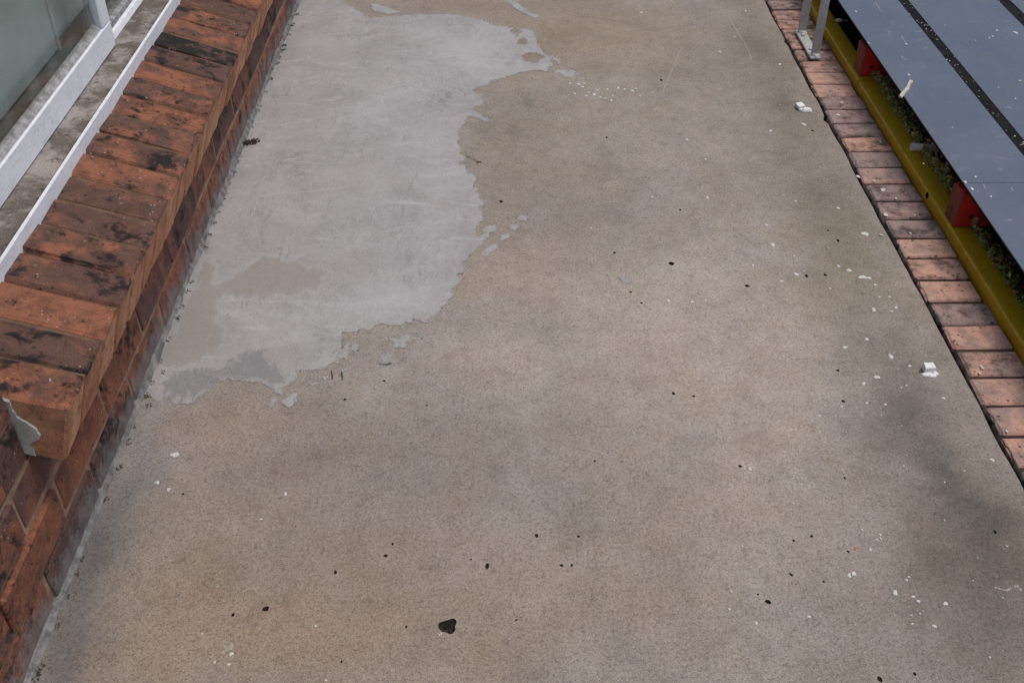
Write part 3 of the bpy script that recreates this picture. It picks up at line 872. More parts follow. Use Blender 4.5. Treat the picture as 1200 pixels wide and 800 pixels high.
def ribbon(mb, pts, wd, z, rng):
    """thin line of paint or scuff along world points"""
    vs = []; n = len(pts)
    for k, p in enumerate(pts):
        q = (pts[min(n - 1, k + 1)] - pts[max(0, k - 1)]).normalized()
        s = Vector((-q.y, q.x, 0)) * wd * rng.uniform(0.5, 1.2) * (0.5 if k in (0, n - 1) else 1)
        vs += [p + s + Vector((0, 0, z)), p - s + Vector((0, 0, z))]
    mb.add(vs, [(2 * k, 2 * k + 1, 2 * k + 3, 2 * k + 2) for k in range(n - 1)])


rng = random.Random(11)
fb = MB()
for (px, py, r) in FLECKS:
    c = P(px, py); k = r * PXM(py) * 0.95
    blob(fb, Vector((c.x, c.y, 0.0006)), k * rng.uniform(0.8, 1.25), k * rng.uniform(0.9, 1.5), 0.0009, rng, 11, rng.uniform(-0.5, 0.5))
for _ in range(260):                       # the finest spatter
    px = rng.triangular(640, 1190, 1020); py = rng.uniform(0, 800)
    if px > 880 + 0.52 * py: continue
    c = P(px, py); k = rng.uniform(0.3, 0.75) * PXM(py)
    blob(fb, Vector((c.x, c.y, 0.0005)), k, k * 1.2, 0.0006, rng, 6)
tag(fb.build('paint_spatter', M['fleck'], floor, True), kind='stuff')


def smooth_path(pp, n=6, jit=0.0, z=0.0):
    pts = []
    for k in range(len(pp) - 1):
        for i in range(n):
            t = i / n
            x = pp[k][0] * (1 - t) + pp[k + 1][0] * t; y = pp[k][1] * (1 - t) + pp[k + 1][1] * t
            pts.append(P(x + rng.uniform(-jit, jit), y + rng.uniform(-jit, jit), z))
    pts.append(P(*pp[-1], z))
    return pts


sb = MB()
for pp, wd in (([(666, 18), (700, 21), (738, 27), (750, 33), (757, 35), (790, 31), (818, 29)], 0.0022), ([(775, 113), (785, 88), (794, 66), (799, 55)], 0.0022),
               ([(813, 43), (822, 39), (828, 38)], 0.0022), ([(855, 22), (872, 50), (882, 72)], 0.0025), ([(840, 160), (846, 155), (852, 152)], 0.002),
               ([(680, 84), (662, 76), (650, 68)], 0.002), ([(285, 693), (292, 690), (299, 690), (301, 694)], 0.0016),
               ([(944, 322), (943, 318), (945, 314)], 0.0018), ([(1165, 688), (1178, 692), (1185, 689)], 0.0025), ([(754, 357), (760, 361), (763, 363)], 0.0014)):
    ribbon(sb, smooth_path(pp, 6, 0.5), wd * 0.8, 0.0008, rng)
for (px, py, rx, ry) in ((266, 760, 9, 7), (262, 754, 7, 4), (272, 768, 5, 4), (296, 690, 6, 3), (876, 536, 12, 5), (862, 531, 9, 3), (930, 521, 11, 3), (1192, 688, 6, 4)):
    for q in range(5):
        k = PXM(py); c = P(px + rng.uniform(-rx, rx) * 0.6, py + rng.uniform(-ry, ry) * 0.6)
        blob(sb, Vector((c.x, c.y, 0.0003)), rx * k * rng.uniform(0.15, 0.4), ry * k * rng.uniform(0.2, 0.6), 0.0004, rng, 13, rng.uniform(-0.4, 0.4))
tag(sb.build('scuff_marks', M['scuff'], floor), kind='stuff')
rb = MB()
ribbon(rb, smooth_path([(1001, 641), (1002.5, 643), (1001.5, 645)], 3), 0.0012, 0.0008, rng)
rb.build('red_paint_mark', M['red'], floor)
db = MB()
for pp in ([(545, 183), (553, 187), (561, 190)], [(389, 434), (389.5, 440), (390, 445)], [(400, 435), (401, 441), (402, 446)], [(444, 427), (451, 428), (460, 427)]):
    ribbon(db, smooth_path(pp, 4, 0.4), 0.0012, 0.0030, rng)
blob(db, P(561, 190.5) + Vector((0, 0, 0.0008)), 0.006, 0.004, 0.0012, rng)
tag(db.build('twig_scraps', M['debris'], floor), kind='stuff')

# ------------------------------------------------------------------ the house: brick wall, sloping brick sill, window
house = empty('brick_house', (WX, 2.6, 0))
tag(house, 'brick house wall with sloping brick window sill along left side of concrete floor', 'house')


def child(o, parent):
    o.parent = parent
    o.matrix_parent_inverse = parent.matrix_world.inverted() if False else o.matrix_parent_inverse
    return o


def hb(mb, name, mats, parent=house, smooth=False):
    """mesh given in world coordinates, put under the house Empty"""
    o = mb.build(name, mats, parent, smooth)
    base = Vector((0, 0, 0)); q = parent
    while q is not None: base += q.location; q = q.parent
    o.location = -base
    return o


JOINT = 0.0105
PIER_END = 1.153
def worn(mb, amt, seed):
    r = random.Random(seed)
    mb.v = [(x + r.uniform(-amt, amt), y + r.uniform(-amt, amt), z + r.uniform(-amt, amt)) for x, y, z in mb.v]
    return mb


brick_mes = [worn(MB().box((-0.110, -0.115, -0.038), (0, 0.115, 0.038), 0.0045), 0.0016, 50 + q).mesh('wall_brick', [M['wall']]) for q in range(4)]
brick_me = None
half_me = MB().box((-0.110, -0.055, -0.038), (0, 0.055, 0.038), 0.0035).mesh('wall_brick_half', [M['wall']])
rng = random.Random(3)


def wall_brick(y, z, me=brick_me, out=0.0):
    o = link('brick', me or rng.choice(brick_mes), None, house)
    o.location = Vector((out + rng.uniform(-0.0025, 0.0025), y - 2.6, z))
    o.rotation_euler = (rng.uniform(-0.006, 0.006), rng.uniform(-0.01, 0.01), rng.uniform(-0.006, 0.006))
    o['hue'] = rng.uniform(0.15, 0.85); o['stain'] = rng.uniform(0.0, 0.7)
    return o


for course in range(3):
    zc = 0.003 + course * 0.0865 + 0.038
    off = 1.553 - 0.0 if course % 2 == 0 else 1.673
    k = -5
    while True:
        ya = off + k * 0.24; yb = ya + 0.24
        k += 1
        if ya > 4.5: break
        yc = (ya + yb) / 2
        proud = 0.0
        o = wall_brick(yc, zc, brick_me, proud)
        if course == 1 and abs(yb - 1.193) < 0.02: o.location.x += 0.004; o['hue'] = 0.2; o['stain'] = 0.3; o.location.y -= 0.006
        if course == 1 and yb < 1.1: o.location.x = 0.003; o.rotation_euler = (0, 0, 0)
        if course == 0 and 1.6 < yc < 2.4: o['hue'] = 0.3
# the pier beside the window goes on upwards
for course in range(3, 14):
    zc = 0.003 + course * 0.0865 + 0.038
    if course % 2 == 0:
        ends = [(0.353, 0), (0.593, 0), (0.833, 0), (1.033 + 0.005, 0)]
    else:
        ends = [(0.473, 0), (0.713, 0), (0.953, 0), (1.0985, 1)]
    for (yc, hf) in ends:
        if hf: wall_brick(PIER_END - 0.060, zc, half_me)
        else: wall_brick(min(yc, PIER_END - 0.120), zc) if yc + 0.115 > PIER_END - 0.005 else wall_brick(yc, zc)
mo = MB()
mo.box((WX - 0.105, 0.2, -0.2), (WX - 0.0040, 4.6, 0.252))
mo.box((WX - 0.105, 0.2, 0.2525), (WX - 0.0040, PIER_END - 0.004, 1.2))
hb(mo, 'mortar', M['mortar'])
up = MB()
up.box((WX - 0.23, -2.0, -0.2), (WX - 0.108, 0.199, 2.4)); up.box((WX - 0.107, -2.0, -0.2), (WX, 0.198, 2.4))
up.box((WX - 0.106, 0.201, 1.21), (WX, PIER_END - 0.002, 2.1))
up.box((WX - 0.106, 0.2, 2.11), (WX - 0.001, 6.0, 2.5))
up.box((WX - 0.106, 4.61, -0.2), (WX, 6.0, 2.105))
hb(up, 'upper_wall', M['wall'])
ev = MB(); ev.box((WX - 0.5, -2.0, 2.505), (WX + 0.12, 6.0, 2.53)); ev.box((WX + 0.121, -2.0, 2.47), (WX + 0.15, 6.0, 2.60))  # unseen eave, added and sized for its shade on the left side
hb(ev, 'shading_eave', M['shading_eave'])

# sloping sill of bricks on edge
SILL_A = R(18)
SILL_FX, SILL_FZ = -0.640, 0.352           # upper front arris
PITCHB = 0.0868
sill_mes = []
for q in range(5):
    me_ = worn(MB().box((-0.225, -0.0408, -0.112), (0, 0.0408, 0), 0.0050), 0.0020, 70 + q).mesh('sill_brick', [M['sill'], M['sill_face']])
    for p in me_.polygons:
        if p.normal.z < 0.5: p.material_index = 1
    sill_mes.append(me_)
nb = 38
HUES = [0.28, 0.85, 0.2, 0.6, 0.5, 0.65, 0.75, 0.35, 0.55, 0.7, 0.4, 0.6, 0.3, 0.85, 0.95, 0.5, 0.4, 0.75]
STAIN = [0.62, 0.6, 0.3, 0.55, 0.6, 0.5, 0.5, 0.4, 0.6, 0.55, 0.6, 0.55, 0.35, 0.6, 0.95, 0.3, 0.6, 0.45]
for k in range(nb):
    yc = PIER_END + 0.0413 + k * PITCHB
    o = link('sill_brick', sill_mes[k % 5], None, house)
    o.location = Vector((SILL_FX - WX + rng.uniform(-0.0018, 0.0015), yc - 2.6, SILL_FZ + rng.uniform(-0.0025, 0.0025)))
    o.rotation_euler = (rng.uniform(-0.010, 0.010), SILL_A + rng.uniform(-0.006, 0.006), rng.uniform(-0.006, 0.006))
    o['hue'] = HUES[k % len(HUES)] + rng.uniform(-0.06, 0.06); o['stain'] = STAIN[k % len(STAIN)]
ca, sa = math.cos(SILL_A), math.sin(SILL_A)


def sl(u, v):                              # u back along the sill, v down through it
    return (SILL_FX - u * ca - v * sa, SILL_FZ + u * sa - v * ca)


ms = MB()
ms.prism([sl(0.0040, 0.0048), sl(0.22, 0.0055), sl(0.22, 0.105), sl(0.0040, 0.107)], PIER_END + 0.004, PIER_END + nb * PITCHB - 0.01)
hb(ms, 'sill_mortar', M['sill_mortar'])
# plaster smeared on the near end of the sill, against the wall
pm = MB()
ye = PIER_END - 0.0018
pts = [sl(0.105, 0.001), sl(0.086, 0.003), sl(0.081, 0.020), sl(0.074, 0.033), sl(0.060, 0.040), sl(0.046, 0.050), sl(0.039, 0.062), sl(0.041, 0.073), sl(0.050, 0.080),
       sl(0.053, 0.090), sl(0.047, 0.098), sl(0.044, 0.111), sl(0.105, 0.111)]
rr_ = random.Random(6)
dense = []
for i in range(len(pts)):
    (xa, za), (xb, zb) = pts[i], pts[(i + 1) % len(pts)]
    for q in range(4):
        t_ = q / 4
        dense.append((xa + (xb - xa) * t_ + rr_.uniform(-0.0006, 0.0006), za + (zb - za) * t_ + rr_.uniform(-0.0006, 0.0006)))
n = len(dense)
yf = PIER_END - 0.0009
cxm = sum(p[0] for p in dense) / n; czm = sum(p[1] for p in dense) / n
inner = [(x + (cxm - x) * 0.08, z + (czm - z) * 0.06) for x, z in dense]
pm.add([(x, yf + 0.0026, z) for x, z in dense] + [(x, yf - 0.0002, z) for x, z in inner],
       [tuple(range(n, 2 * n))] + [(i, (i + 1) % n, n + (i + 1) % n, n + i) for i in range(n)])
hb(pm, 'plaster_smear', M['plaster'])

# mortar fillet where wall meets floor
fm = MB()
N = 420
prev = None
vs = []; fs = []
for k in range(N + 1):
    y = 0.3 + 4.1 * k / N
    a = float(fbm(np.array([y]), np.array([0.2]), 9, 4, 3)[0]); b = float(fbm(np.array([y]), np.array([7.2]), 30, 3, 8)[0])
    wf = 0.0075 + 0.006 * a + 0.004 * b
    hf = 0.009 + 0.009 * a + 0.004 * b
    vs += [(WX + wf, y, 0.0005), (WX + wf * 0.72, y, 0.006 + 0.002 * b), (WX + wf * 0.35, y, hf * 0.75), (WX + 0.0035, y, hf + 0.004), (WX - 0.01, y, hf + 0.006)]
    if k:
        q = 5 * (k - 1)
        fs += [(q + i, q + i + 1, q + 6 + i, q + 5 + i) for i in range(4)]
fm.add(vs, fs)
hb(fm, 'mortar_fillet', M['fillet'], house, True)


def clump(mb, c, r, n, rng, hgt=0.6):
    """crumbs and dead leaf bits heaped together"""
    for _ in range(n):
        a = rng.uniform(0, 6.28); q = r * math.sqrt(rng.random())
        s = r * rng.uniform(0.16, 0.38)
        p = Vector((c.x + math.cos(a) * q * 0.8, c.y + math.sin(a) * q * 1.3, c.z + rng.uniform(0, hgt) * r * (1 - q / r * 0.7)))
        vs = []
        for (sx, sy, sz) in ((1, 0, -0.3), (-0.5, 0.87, -0.3), (-0.5, -0.87, -0.3), (0.1, 0.1, 0.9), (-0.1, -0.2, -0.8)):
            vs.append((p.x + s * sx * rng.uniform(0.5, 1.4), p.y + s * sy * rng.uniform(0.5, 1.4), max(c.z, p.z + s * sz * rng.uniform(0.4, 1.0))))
        mb.add(vs, [(0, 1, 3), (1, 2, 3), (2, 0, 3), (1, 0, 4), (2, 1, 4), (0, 2, 4)])


CL = [(341, 18, 4), (339, 30, 5), (336, 42, 4), (332, 55, 5), (329, 60, 5), (326, 68, 4), (322, 75, 4.5), (317, 93, 4), (312, 108, 2.5), (306, 125, 2.5), (303, 130, 3), (293, 150, 2.5), (280, 184, 2), (277, 190, 3.5),
      (274, 203, 4), (272, 207, 3.5), (266, 216, 3), (264, 226, 3), (259, 234, 3), (258, 241, 3.5), (254, 249, 3), (250, 262, 4), (245, 276, 4), (240, 291, 5),
      (224, 331, 3.5), (220, 342, 4.5), (214, 360, 4.5), (208, 374, 5), (196, 398, 4.5), (187, 423, 3.5), (191, 437, 4), (176, 449, 4), (169, 464, 5), (175, 475, 5),
      (152, 501, 3), (148, 518, 5), (135, 549, 6), (117, 586, 4.5), (94, 655, 4), (85, 672, 4.5), (70, 698, 3.5), (55, 732, 5), (36, 783, 7), (33, 792, 7)]
dm = MB()
for (px, py, r) in CL:
    c = P(px, py); c.x = max(c.x, WX + 0.012)
    rr = r * PXM(py)
    clump(dm, Vector((c.x, c.y, 0.001)), rr * 0.85, 12, rng)
for _ in range(130):
    py = rng.uniform(0, 800); px = 347.4 - 0.406 * py + abs(rng.gauss(0, 7)) + 4
    c = P(px, py); clump(dm, Vector((c.x, c.y, 0.0008)), PXM(py) * rng.uniform(0.6, 1.6), 3, rng)
tag(dm.build('moss_crumbs', M['debris']), 'line of dark moss crumbs along foot of left brick wall', 'debris', kind='stuff')
cb = MB()
c = P(291, 169)
for k in range(7):
    clump(cb, Vector((c.x - 0.020 + 0.0065 * k, c.y - 0.010 + 0.0035 * k, 0.002)), 0.013, 22, rng, 0.9)
cm = empty('dirt_clod', (c.x, c.y, 0.002))
tag(cm, 'crumbly dark brown clod of dirt on grey cement beside brick wall', 'dirt clod')
o = cb.build('crumbs', M['debris'], cm); o.location = -Vector(cm.location)

# window
WZ0, WZ1 = 0.44, 2.10
win = hb(MB().prism([(-0.8165, 0.385), (-0.8150, WZ0 - 0.004), (-0.8185, WZ0), (-0.8188, 0.385)], PIER_END + 0.001, 4.6), 'window', M['white'])
tp = MB()
tp.prism([(-0.8190, 0.385), (-0.8190, WZ0 + 0.0015), (-0.8700, WZ0 + 0.004), (-0.960, WZ0 + 0.004), (-0.960, 0.385)], PIER_END + 0.001, 4.6)
o = tp.build('sill_board', M['dirty'], win)


def wb_(mb, name, mat, smooth=False): return mb.build(name, mat, win, smooth)


RX = -0.868                                # face of the near sash
S1 = 2.275                                 # far end of the near sash
wb_(MB().box((RX - 0.020, PIER_END + 0.002, WZ0 + 0.005), (RX, S1, 0.503), 0.003), 'bottom_rail', M['white'])
wb_(MB().prism([(RX - 0.0040, 0.5035), (RX - 0.0185, 0.516), (RX - 0.0185, 0.5035)], PIER_END + 0.002, S1 - 0.052), 'putty_bead', M['putty'])
wb_(MB().box((RX - 0.020, S1 - 0.050, 0.5035), (RX, S1 - 0.001, WZ1), 0.003), 'stile', M['white'])
wb_(MB().box((RX - 0.019, S1 + 0.0005, WZ0 + 0.005), (RX - 0.004, S1 + 0.012, WZ1), 0.002), 'stile_cover', M['white'])
wb_(MB().box((RX - 0.0175, PIER_END + 0.003, 0.500), (RX - 0.0135, S1 - 0.049, WZ1)), 'pane', M['glass'])
# far sash, set further back
wb_(MB().prism([(RX - 0.012, WZ0 + 0.0045), (RX - 0.016, WZ0 + 0.016), (RX - 0.024, WZ0 + 0.018), (RX - 0.024, WZ0 + 0.0045)], S1 + 0.0125, 4.59), 'far_bead', M['white'])
wb_(MB().box((RX - 0.050, S1 - 0.03, WZ0 + 0.0045), (RX - 0.0245, 4.59, 0.472), 0.002), 'far_rail', M['putty'])
wb_(MB().box((RX - 0.040, S1 - 0.03, 0.4725), (RX - 0.036, 4.59, WZ1)), 'far_pane', M['glass'])
wb_(MB().box((RX - 0.075, PIER_END + 0.002, WZ1 + 0.001), (RX + 0.03, 4.6, WZ1 + 0.008)), 'head', M['white'])
wb_(MB().box((-1.02, PIER_END - 0.2, 0.385), (-0.9605, 4.6, 0.49)), 'inner_sill', M['dark_inner'])
wb_(MB().box((RX - 0.0740, PIER_END - 0.1, WZ0 + 0.0046), (RX - 0.0525, S1 - 0.032, 0.490), 0.002), 'inner_track', M['dark_inner'])
wdm = MB()
rng = random.Random(17)
for _ in range(420):                       # grit and moss lying along the edges of the sill board
    y = rng.uniform(PIER_END + 0.02, 3.6)
    x = RX + 0.0015 + abs(rng.gauss(0, 0.006)) if rng.random() < 0.7 else -0.8195 - abs(rng.gauss(0, 0.003))
    clump(wdm, Vector((x, y, WZ0 + 0.0025)), rng.uniform(0.0012, 0.0042), 3, rng, 0.4)
tag(wdm.build('sill_grit', M['debris'], win), kind='stuff')
blind = empty('window_blind', (-0.955, 1.7, 0.49))
tag(blind, 'grey-green panel blind hanging behind the left window glass', 'blind')


def bl(mb, name, mat):
    o = mb.build(name, mat, blind); o.location = -Vector(blind.location); return o


bl(MB().box((-0.945, 0.6, 0.497), (-0.936, 2.13, 2.09), 0.003), 'blind_panel', M['blind'])
bl(MB().box((-0.965, 2.15, 0.495), (-0.955, 4.5, 2.09), 0.003), 'blind_panel', M['blind'])
bl(MB().box((-0.942, 2.131, 0.493), (-0.932, 2.139, 2.09), 0.002), 'edge_bar', M['galv'])
bl(MB().box((-0.952, 2.140, 0.493), (-0.942, 2.149, 2.09), 0.001), 'edge_seal', M['black'])

# ------------------------------------------------------------------ brick border on the right
border = empty('brick_border', (1.018, 2.4, 0))
tag(border, 'single row of pinkish bricks edging the right side of concrete floor', 'brick edging')
bb_mes = [worn(MB().box((-0.0615, -0.0395, -0.075), (0.0630, 0.0395, 0), 0.004), 0.0016, 90 + q).mesh('border_brick', [M['border']]) for q in range(5)]
rng = random.Random(21)
k0 = -14
for k in range(k0, 36):
    yc = 1.626 + 0.0868 * (k + 0.5)
    o = link('brick', rng.choice(bb_mes), None, border)
    o.location = Vector((rng.uniform(-0.003, 0.003), yc - 2.4, 0.0015 + rng.uniform(-0.002, 0.002)))
    o.rotation_euler = (rng.uniform(-0.01, 0.01), rng.uniform(-0.01, 0.01), rng.uniform(-0.014, 0.014))
    o['hue'] = rng.choice([0.1, 0.3, 0.5, 0.6, 0.8, 0.9]) + rng.uniform(-0.08, 0.08); o['stain'] = rng.uniform(0.2, 0.9)
bm_ = MB().box((0.958, 0.42, -0.2), (1.079, 4.74, -0.0075))
o = bm_.build('mortar_bed', M['dark_mortar'], border); o.location = -Vector(border.location)
em = MB(); vs = []; fs = []
N = 1100
for k in range(N + 1):
    y = 0.45 + 4.25 * k / N
    a = float(fbm(np.array([y]), np.array([0.4]), 26, 4, 63, 0.65)[0]); b = float(fbm(np.array([y]), np.array([4.4]), 60, 3, 68, 0.6)[0])
    e = edge_x(y)
    xl = e + 0.0088 + 0.0045 * a + 0.003 * b
    vs += [(xl + 0.001, y, -0.12), (xl, y, -0.012 + 0.005 * b), (xl + 0.004, y, -0.001 + 0.003 * a), (max(0.9580, xl + 0.0042), y, -0.003 + 0.004 * b), (0.9622, y, -0.008)]
    if k:
        q = 5 * (k - 1)
        fs += [(q + i, q + i + 1, q + 6 + i, q + 5 + i) for i in range(4)]
em.add(vs, fs)
o = em.build('mortar_edge', M['edge_mortar'], border, True); o.location = -Vector(border.location)
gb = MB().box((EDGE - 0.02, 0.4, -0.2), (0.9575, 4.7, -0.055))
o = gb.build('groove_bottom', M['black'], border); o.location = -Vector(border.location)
fb = MB()
for (px, py, r) in ((992, 24.5, 2), (982, 134.5, 2.2), (986.5, 120, 2), (1033, 275, 1.6), (1024, 211.6, 2), (1006, 207, 2), (1035, 222, 3), (1038, 251, 3), (1067, 273, 1.4), (1032, 166, 1.6),
                    (1151, 430, 2.6), (1148, 437, 1.5), (1072, 252, 1.3), (1005, 206, 1.6), (978, 79, 1.8), (1050, 232, 1.5), (1180, 505, 1.6)):
    c = P(px, py, 0.0035); k = r * PXM(py)
    blob(fb, Vector((c.x, c.y, 0.0028)), k, k * 1.25, 0.001, rng)
o = fb.build('paint_spatter', M['fleck'], border, True); o['kind'] = 'stuff'; o.location = -Vector(border.location)

# galvanised bracket standing on the border
p0 = Vector((1.008, 3.19, 0.0065)); p1 = Vector((1.008, 3.40, 0.0065))
br = empty('steel_bracket', (1.008, 3.29, 0.0045))
tag(br, 'galvanised steel bracket with two uprights bolted on the brick border', 'bracket')


def bp(mb, name, mat, smooth=False):
    o = mb.build(name, mat, br, smooth); o.location = -Vector(br.location); return o


bp(MB().box((0.991, 3.185, 0.0045), (1.025, 3.405, 0.0125), 0.002), 'base_plate', M['galv'])
for (yy, nm) in ((3.205, 'upright'), (3.392, 'upright')):
    bp(MB().box((0.9965, yy - 0.0035, 0.0128), (1.0235, yy + 0.0035, 0.80), 0.0015), nm, M['galv'])
    wm = MB(); blob(wm, Vector((1.010, yy - 0.006, 0.0126)), 0.016, 0.012, 0.006, rng)
    bp(wm, 'weld', M['galv'], True)
bp(MB().box((0.9950, 3.201, 0.8003), (1.0250, 3.396, 0.808), 0.0015), 'top_plate', M['galv'])
for yy in (3.36, 3.245):
    bp(MB().tube((1.007, yy, 0.0127), (1.007, yy, 0.0175), 0.0075, 6), 'bolt_head', M['galv'])

# ------------------------------------------------------------------ yellow beams, red blocks, grey deck
BX0, BX1, BZ = 1.0855, 1.140, 0.028


def beam(y0, y1, label):
    b = empty('steel_beam', ((BX0 + BX1) / 2, (y0 + y1) / 2, -0.12))
    tag(b, label, 'steel beam', 'yellow steel beams beside the brick border')
    mb = MB()
    pr = [(BX0, -0.12), (BX0, BZ - 0.004), (BX0 + 0.0012, BZ - 0.0012), (BX0 + 0.004, BZ), (BX1 - 0.003, BZ), (BX1, BZ - 0.003), (BX1, BZ - 0.008),
          (BX0 + 0.008, BZ - 0.008), (BX0 + 0.008, -0.112), (BX1, -0.112), (BX1, -0.12)]
    mb.prism(pr, y0, y1)
    me = mb.mesh('channel', [M['yellow'], M['yellow_worn']])
    for p in me.polygons:
        if p.normal.x < -0.2 and p.normal.z > 0.2: p.material_index = 1
    o = link('channel', me, None, b); o.location = -Vector(b.location)
    return b


b1 = beam(0.3, 2.974, 'yellow steel beam under the nearer red block, along the brick border')
b2 = beam(2.979, 5.0, 'short far stretch of yellow steel beam behind the galvanised bracket')
bo = MB().tube((BX0 - 0.0015, 2.315, BZ - 0.009), (BX0 + 0.002, 2.315, BZ - 0.009), 0.008, 10)
o = bo.build('bolt_hole', M['black'], b1); o.location = -Vector(b1.location)


def red_block(y, label, fy=0.06, dx=0.0):
    r = empty('timber_block', (1.14, y + fy / 2, BZ))
    tag(r, label, 'timber block', 'red timber blocks carrying the deck')
    mb = MB().box((1.0915 + dx, y, BZ + 0.0005), (1.25, y + fy, 0.1185), 0.0022)
    me = mb.mesh('block', [M['red'], M['red_shaded']])
    for p in me.polygons:
        if p.normal.x < -0.7: p.material_index = 1  # shade of the left face put into its colour as brown-red
    o = link('block', me, None, r); o.location = -Vector(r.location)
    k = MB(); blob(k, Vector((0, 0, 0)), 0.006, 0.005, 0.001, random.Random(2))
    kn = k.build('knot', M['black'], r); kn.location = Vector((1.128, y - 0.0002, BZ + 0.03)) - Vector(r.location); kn.rotation_euler = (math.pi / 2, 0, 0)
    return r


red_block(2.150, 'bright red timber block standing on the yellow beam, nearer of the two')
red_block(3.005, 'darker red timber block in the gap near the galvanised bracket', 0.07, 0.004)

DX, DZ = 1.0945, 0.140
deck = empty('platform_deck', (1.8, 2.4, 0.119))
tag(deck, 'grey-blue platform deck with black strips raised on red blocks', 'platform')


def dk(mb, name, mat):
    o = mb.build(name, mat, deck); o.location = -Vector(deck.location); return o


S1a, S1b, S2a, S2b = 1.290, 1.322, 1.612, 1.652
YJ = 2.170
for (xa, xb) in ((DX, S1a), (S1b, S2a), (S2b, 2.4)):
    yj = YJ if xa == DX else (2.9 if xa == S1b else 1.4)
    yj = YJ
    for (ya, yb) in ((0.3, yj - 0.0008), (yj + 0.0008, 5.2)):
        me = MB().box((xa, ya, 0.1315), (xb, yb, DZ), 0.0010).mesh('deck_panel', [M['deck'], M['black']])
        for p in me.polygons:
            if abs(p.normal.z) < 0.5: p.material_index = 1          # shadow on the board edges put in as black
        o = link('deck_panel', me, None, deck); o.location = -Vector(deck.location)
for (xa, xb) in ((S1a, S1b), (S2a, S2b)):
    dk(MB().box((xa + 0.0005, 0.3, 0.1312), (xb - 0.0005, 5.2, DZ - 0.0022)), 'black_strip', M['rubber'])
dk(MB().box((1.1200, 0.301, 0.1192), (1.1240, 5.199, 0.1310)), 'gap_shade_strip', M['black'])  # black strip standing in for the shade under the deck
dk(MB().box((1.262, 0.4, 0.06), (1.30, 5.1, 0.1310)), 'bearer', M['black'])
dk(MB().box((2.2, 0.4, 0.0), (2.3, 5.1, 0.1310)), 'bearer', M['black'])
rng = random.Random(8)
lb = MB()
for _ in range(140):                       # specks and litter caught on the strips
    xa = rng.choice([rng.uniform(S1a, S1b), rng.uniform(S2a, S2b), rng.uniform(S1a, S1b)]); y = rng.uniform(1.2, 4.2)
    s = rng.uniform(0.0006, 0.0018)
    blob(lb, Vector((xa, y, DZ - 0.0018)), s, s * rng.uniform(0.8, 2.4), 0.001, rng, 6, rng.uniform(0, 3))
for _ in range(170):
    xa = rng.uniform(DX, 1.75); y = rng.uniform(1.2, 4.2); s = rng.uniform(0.0004, 0.0012)
    blob(lb, Vector((xa, y, DZ + 0.0004)), s, s * rng.uniform(0.8, 2), 0.0006, rng, 5, rng.uniform(0, 3))
for (px, py, r) in ((1131, 213.5, 3), (1139, 221.5, 3.2), (1143, 207.5, 2.4), (1161, 230.5, 2.4), (1145, 225, 1), (1062, 52, 2), (1065, 88, 2.6), (1003, 14, 2.2), (1018, 51, 2),
                    (1159, 44.5, 1.8), (1163, 43, 1.8), (1168, 36, 2), (1143, 48, 1.4), (1190, 38.5, 4), (1195, 95, 2), (1190, 116, 1.6), (1170, 103, 1.4), (1107, 30, 1.2), (1082, 192, 1.5), (1116, 150, 1.4)):
    c = P(px, py, DZ); k = r * 0.62 * PXM(py, DZ)
    blob(lb, Vector((c.x, c.y, DZ + 0.0004)), k, k * 1.3, 0.0012, rng)
for _ in range(34):
    c = Vector((rng.uniform(DX + 0.01, 1.7), rng.uniform(1.8, 3.8), DZ)); a = rng.uniform(0, 6); ln = rng.uniform(0.006, 0.03)
    pts = [c + Vector((math.cos(a + 0.5 * t) * ln * t, math.sin(a + 0.5 * t) * ln * t, 0)) for t in (0, 0.35, 0.7, 1.0)]
    ribbon(lb, pts, rng.uniform(0.0004, 0.0009), 0.0008, rng)
for pp in ([(1025, 2), (1030, 10), (1033, 14)], [(1044, 24), (1049, 30)], [(1056, 42), (1061, 50)], [(1056, 66), (1061, 71)]):
    ribbon(lb, smooth_path(pp, 4, 0.5, DZ), 0.0006, 0.0008, rng)
o = lb.build('litter_specks', M['fleck'], deck, True); o['kind'] = 'stuff'; o.location = -Vector(deck.location)

# pale splinter of wood lying on the edge of the deck
a = P(1055, 115, DZ); b = P(1068, 96, DZ)
sp = empty('wood_splinter', ((a.x + b.x) / 2, (a.y + b.y) / 2, DZ))
tag(sp, 'pale wood splinter lying across the left edge of grey deck', 'wood splinter')
mb = MB(); d = (b - a).normalized(); s = Vector((-d.y, d.x, 0)); vs = []
pr = [(0, 0.004), (0.12, 0.006), (0.3, 0.0058), (0.34, 0.0045), (0.55, 0.0062), (0.6, 0.005), (0.85, 0.0042), (0.93, 0.0062), (1.0, 0.0056)]
for t, wd in pr:
    c = a.lerp(b, t) + s * 0.0015 * math.sin(t * 9)
    vs += [c + s * wd + Vector((0, 0, 0.0008)), c + s * wd * 0.6 + Vector((0, 0, 0.0055)), c - s * wd * 0.6 + Vector((0, 0, 0.005)), c - s * wd + Vector((0, 0, 0.0008))]
n = len(pr)
mb.add(vs, [(4 * k + i, 4 * k + (i + 1) % 4, 4 * k + 4 + (i + 1) % 4, 4 * k + 4 + i) for k in range(n - 1) for i in range(4)] + [(3, 2, 1, 0), (4 * n - 4, 4 * n - 3, 4 * n - 2, 4 * n - 1)])
o = mb.build('splinter', M['tan'], sp); o.location = -Vector(sp.location)

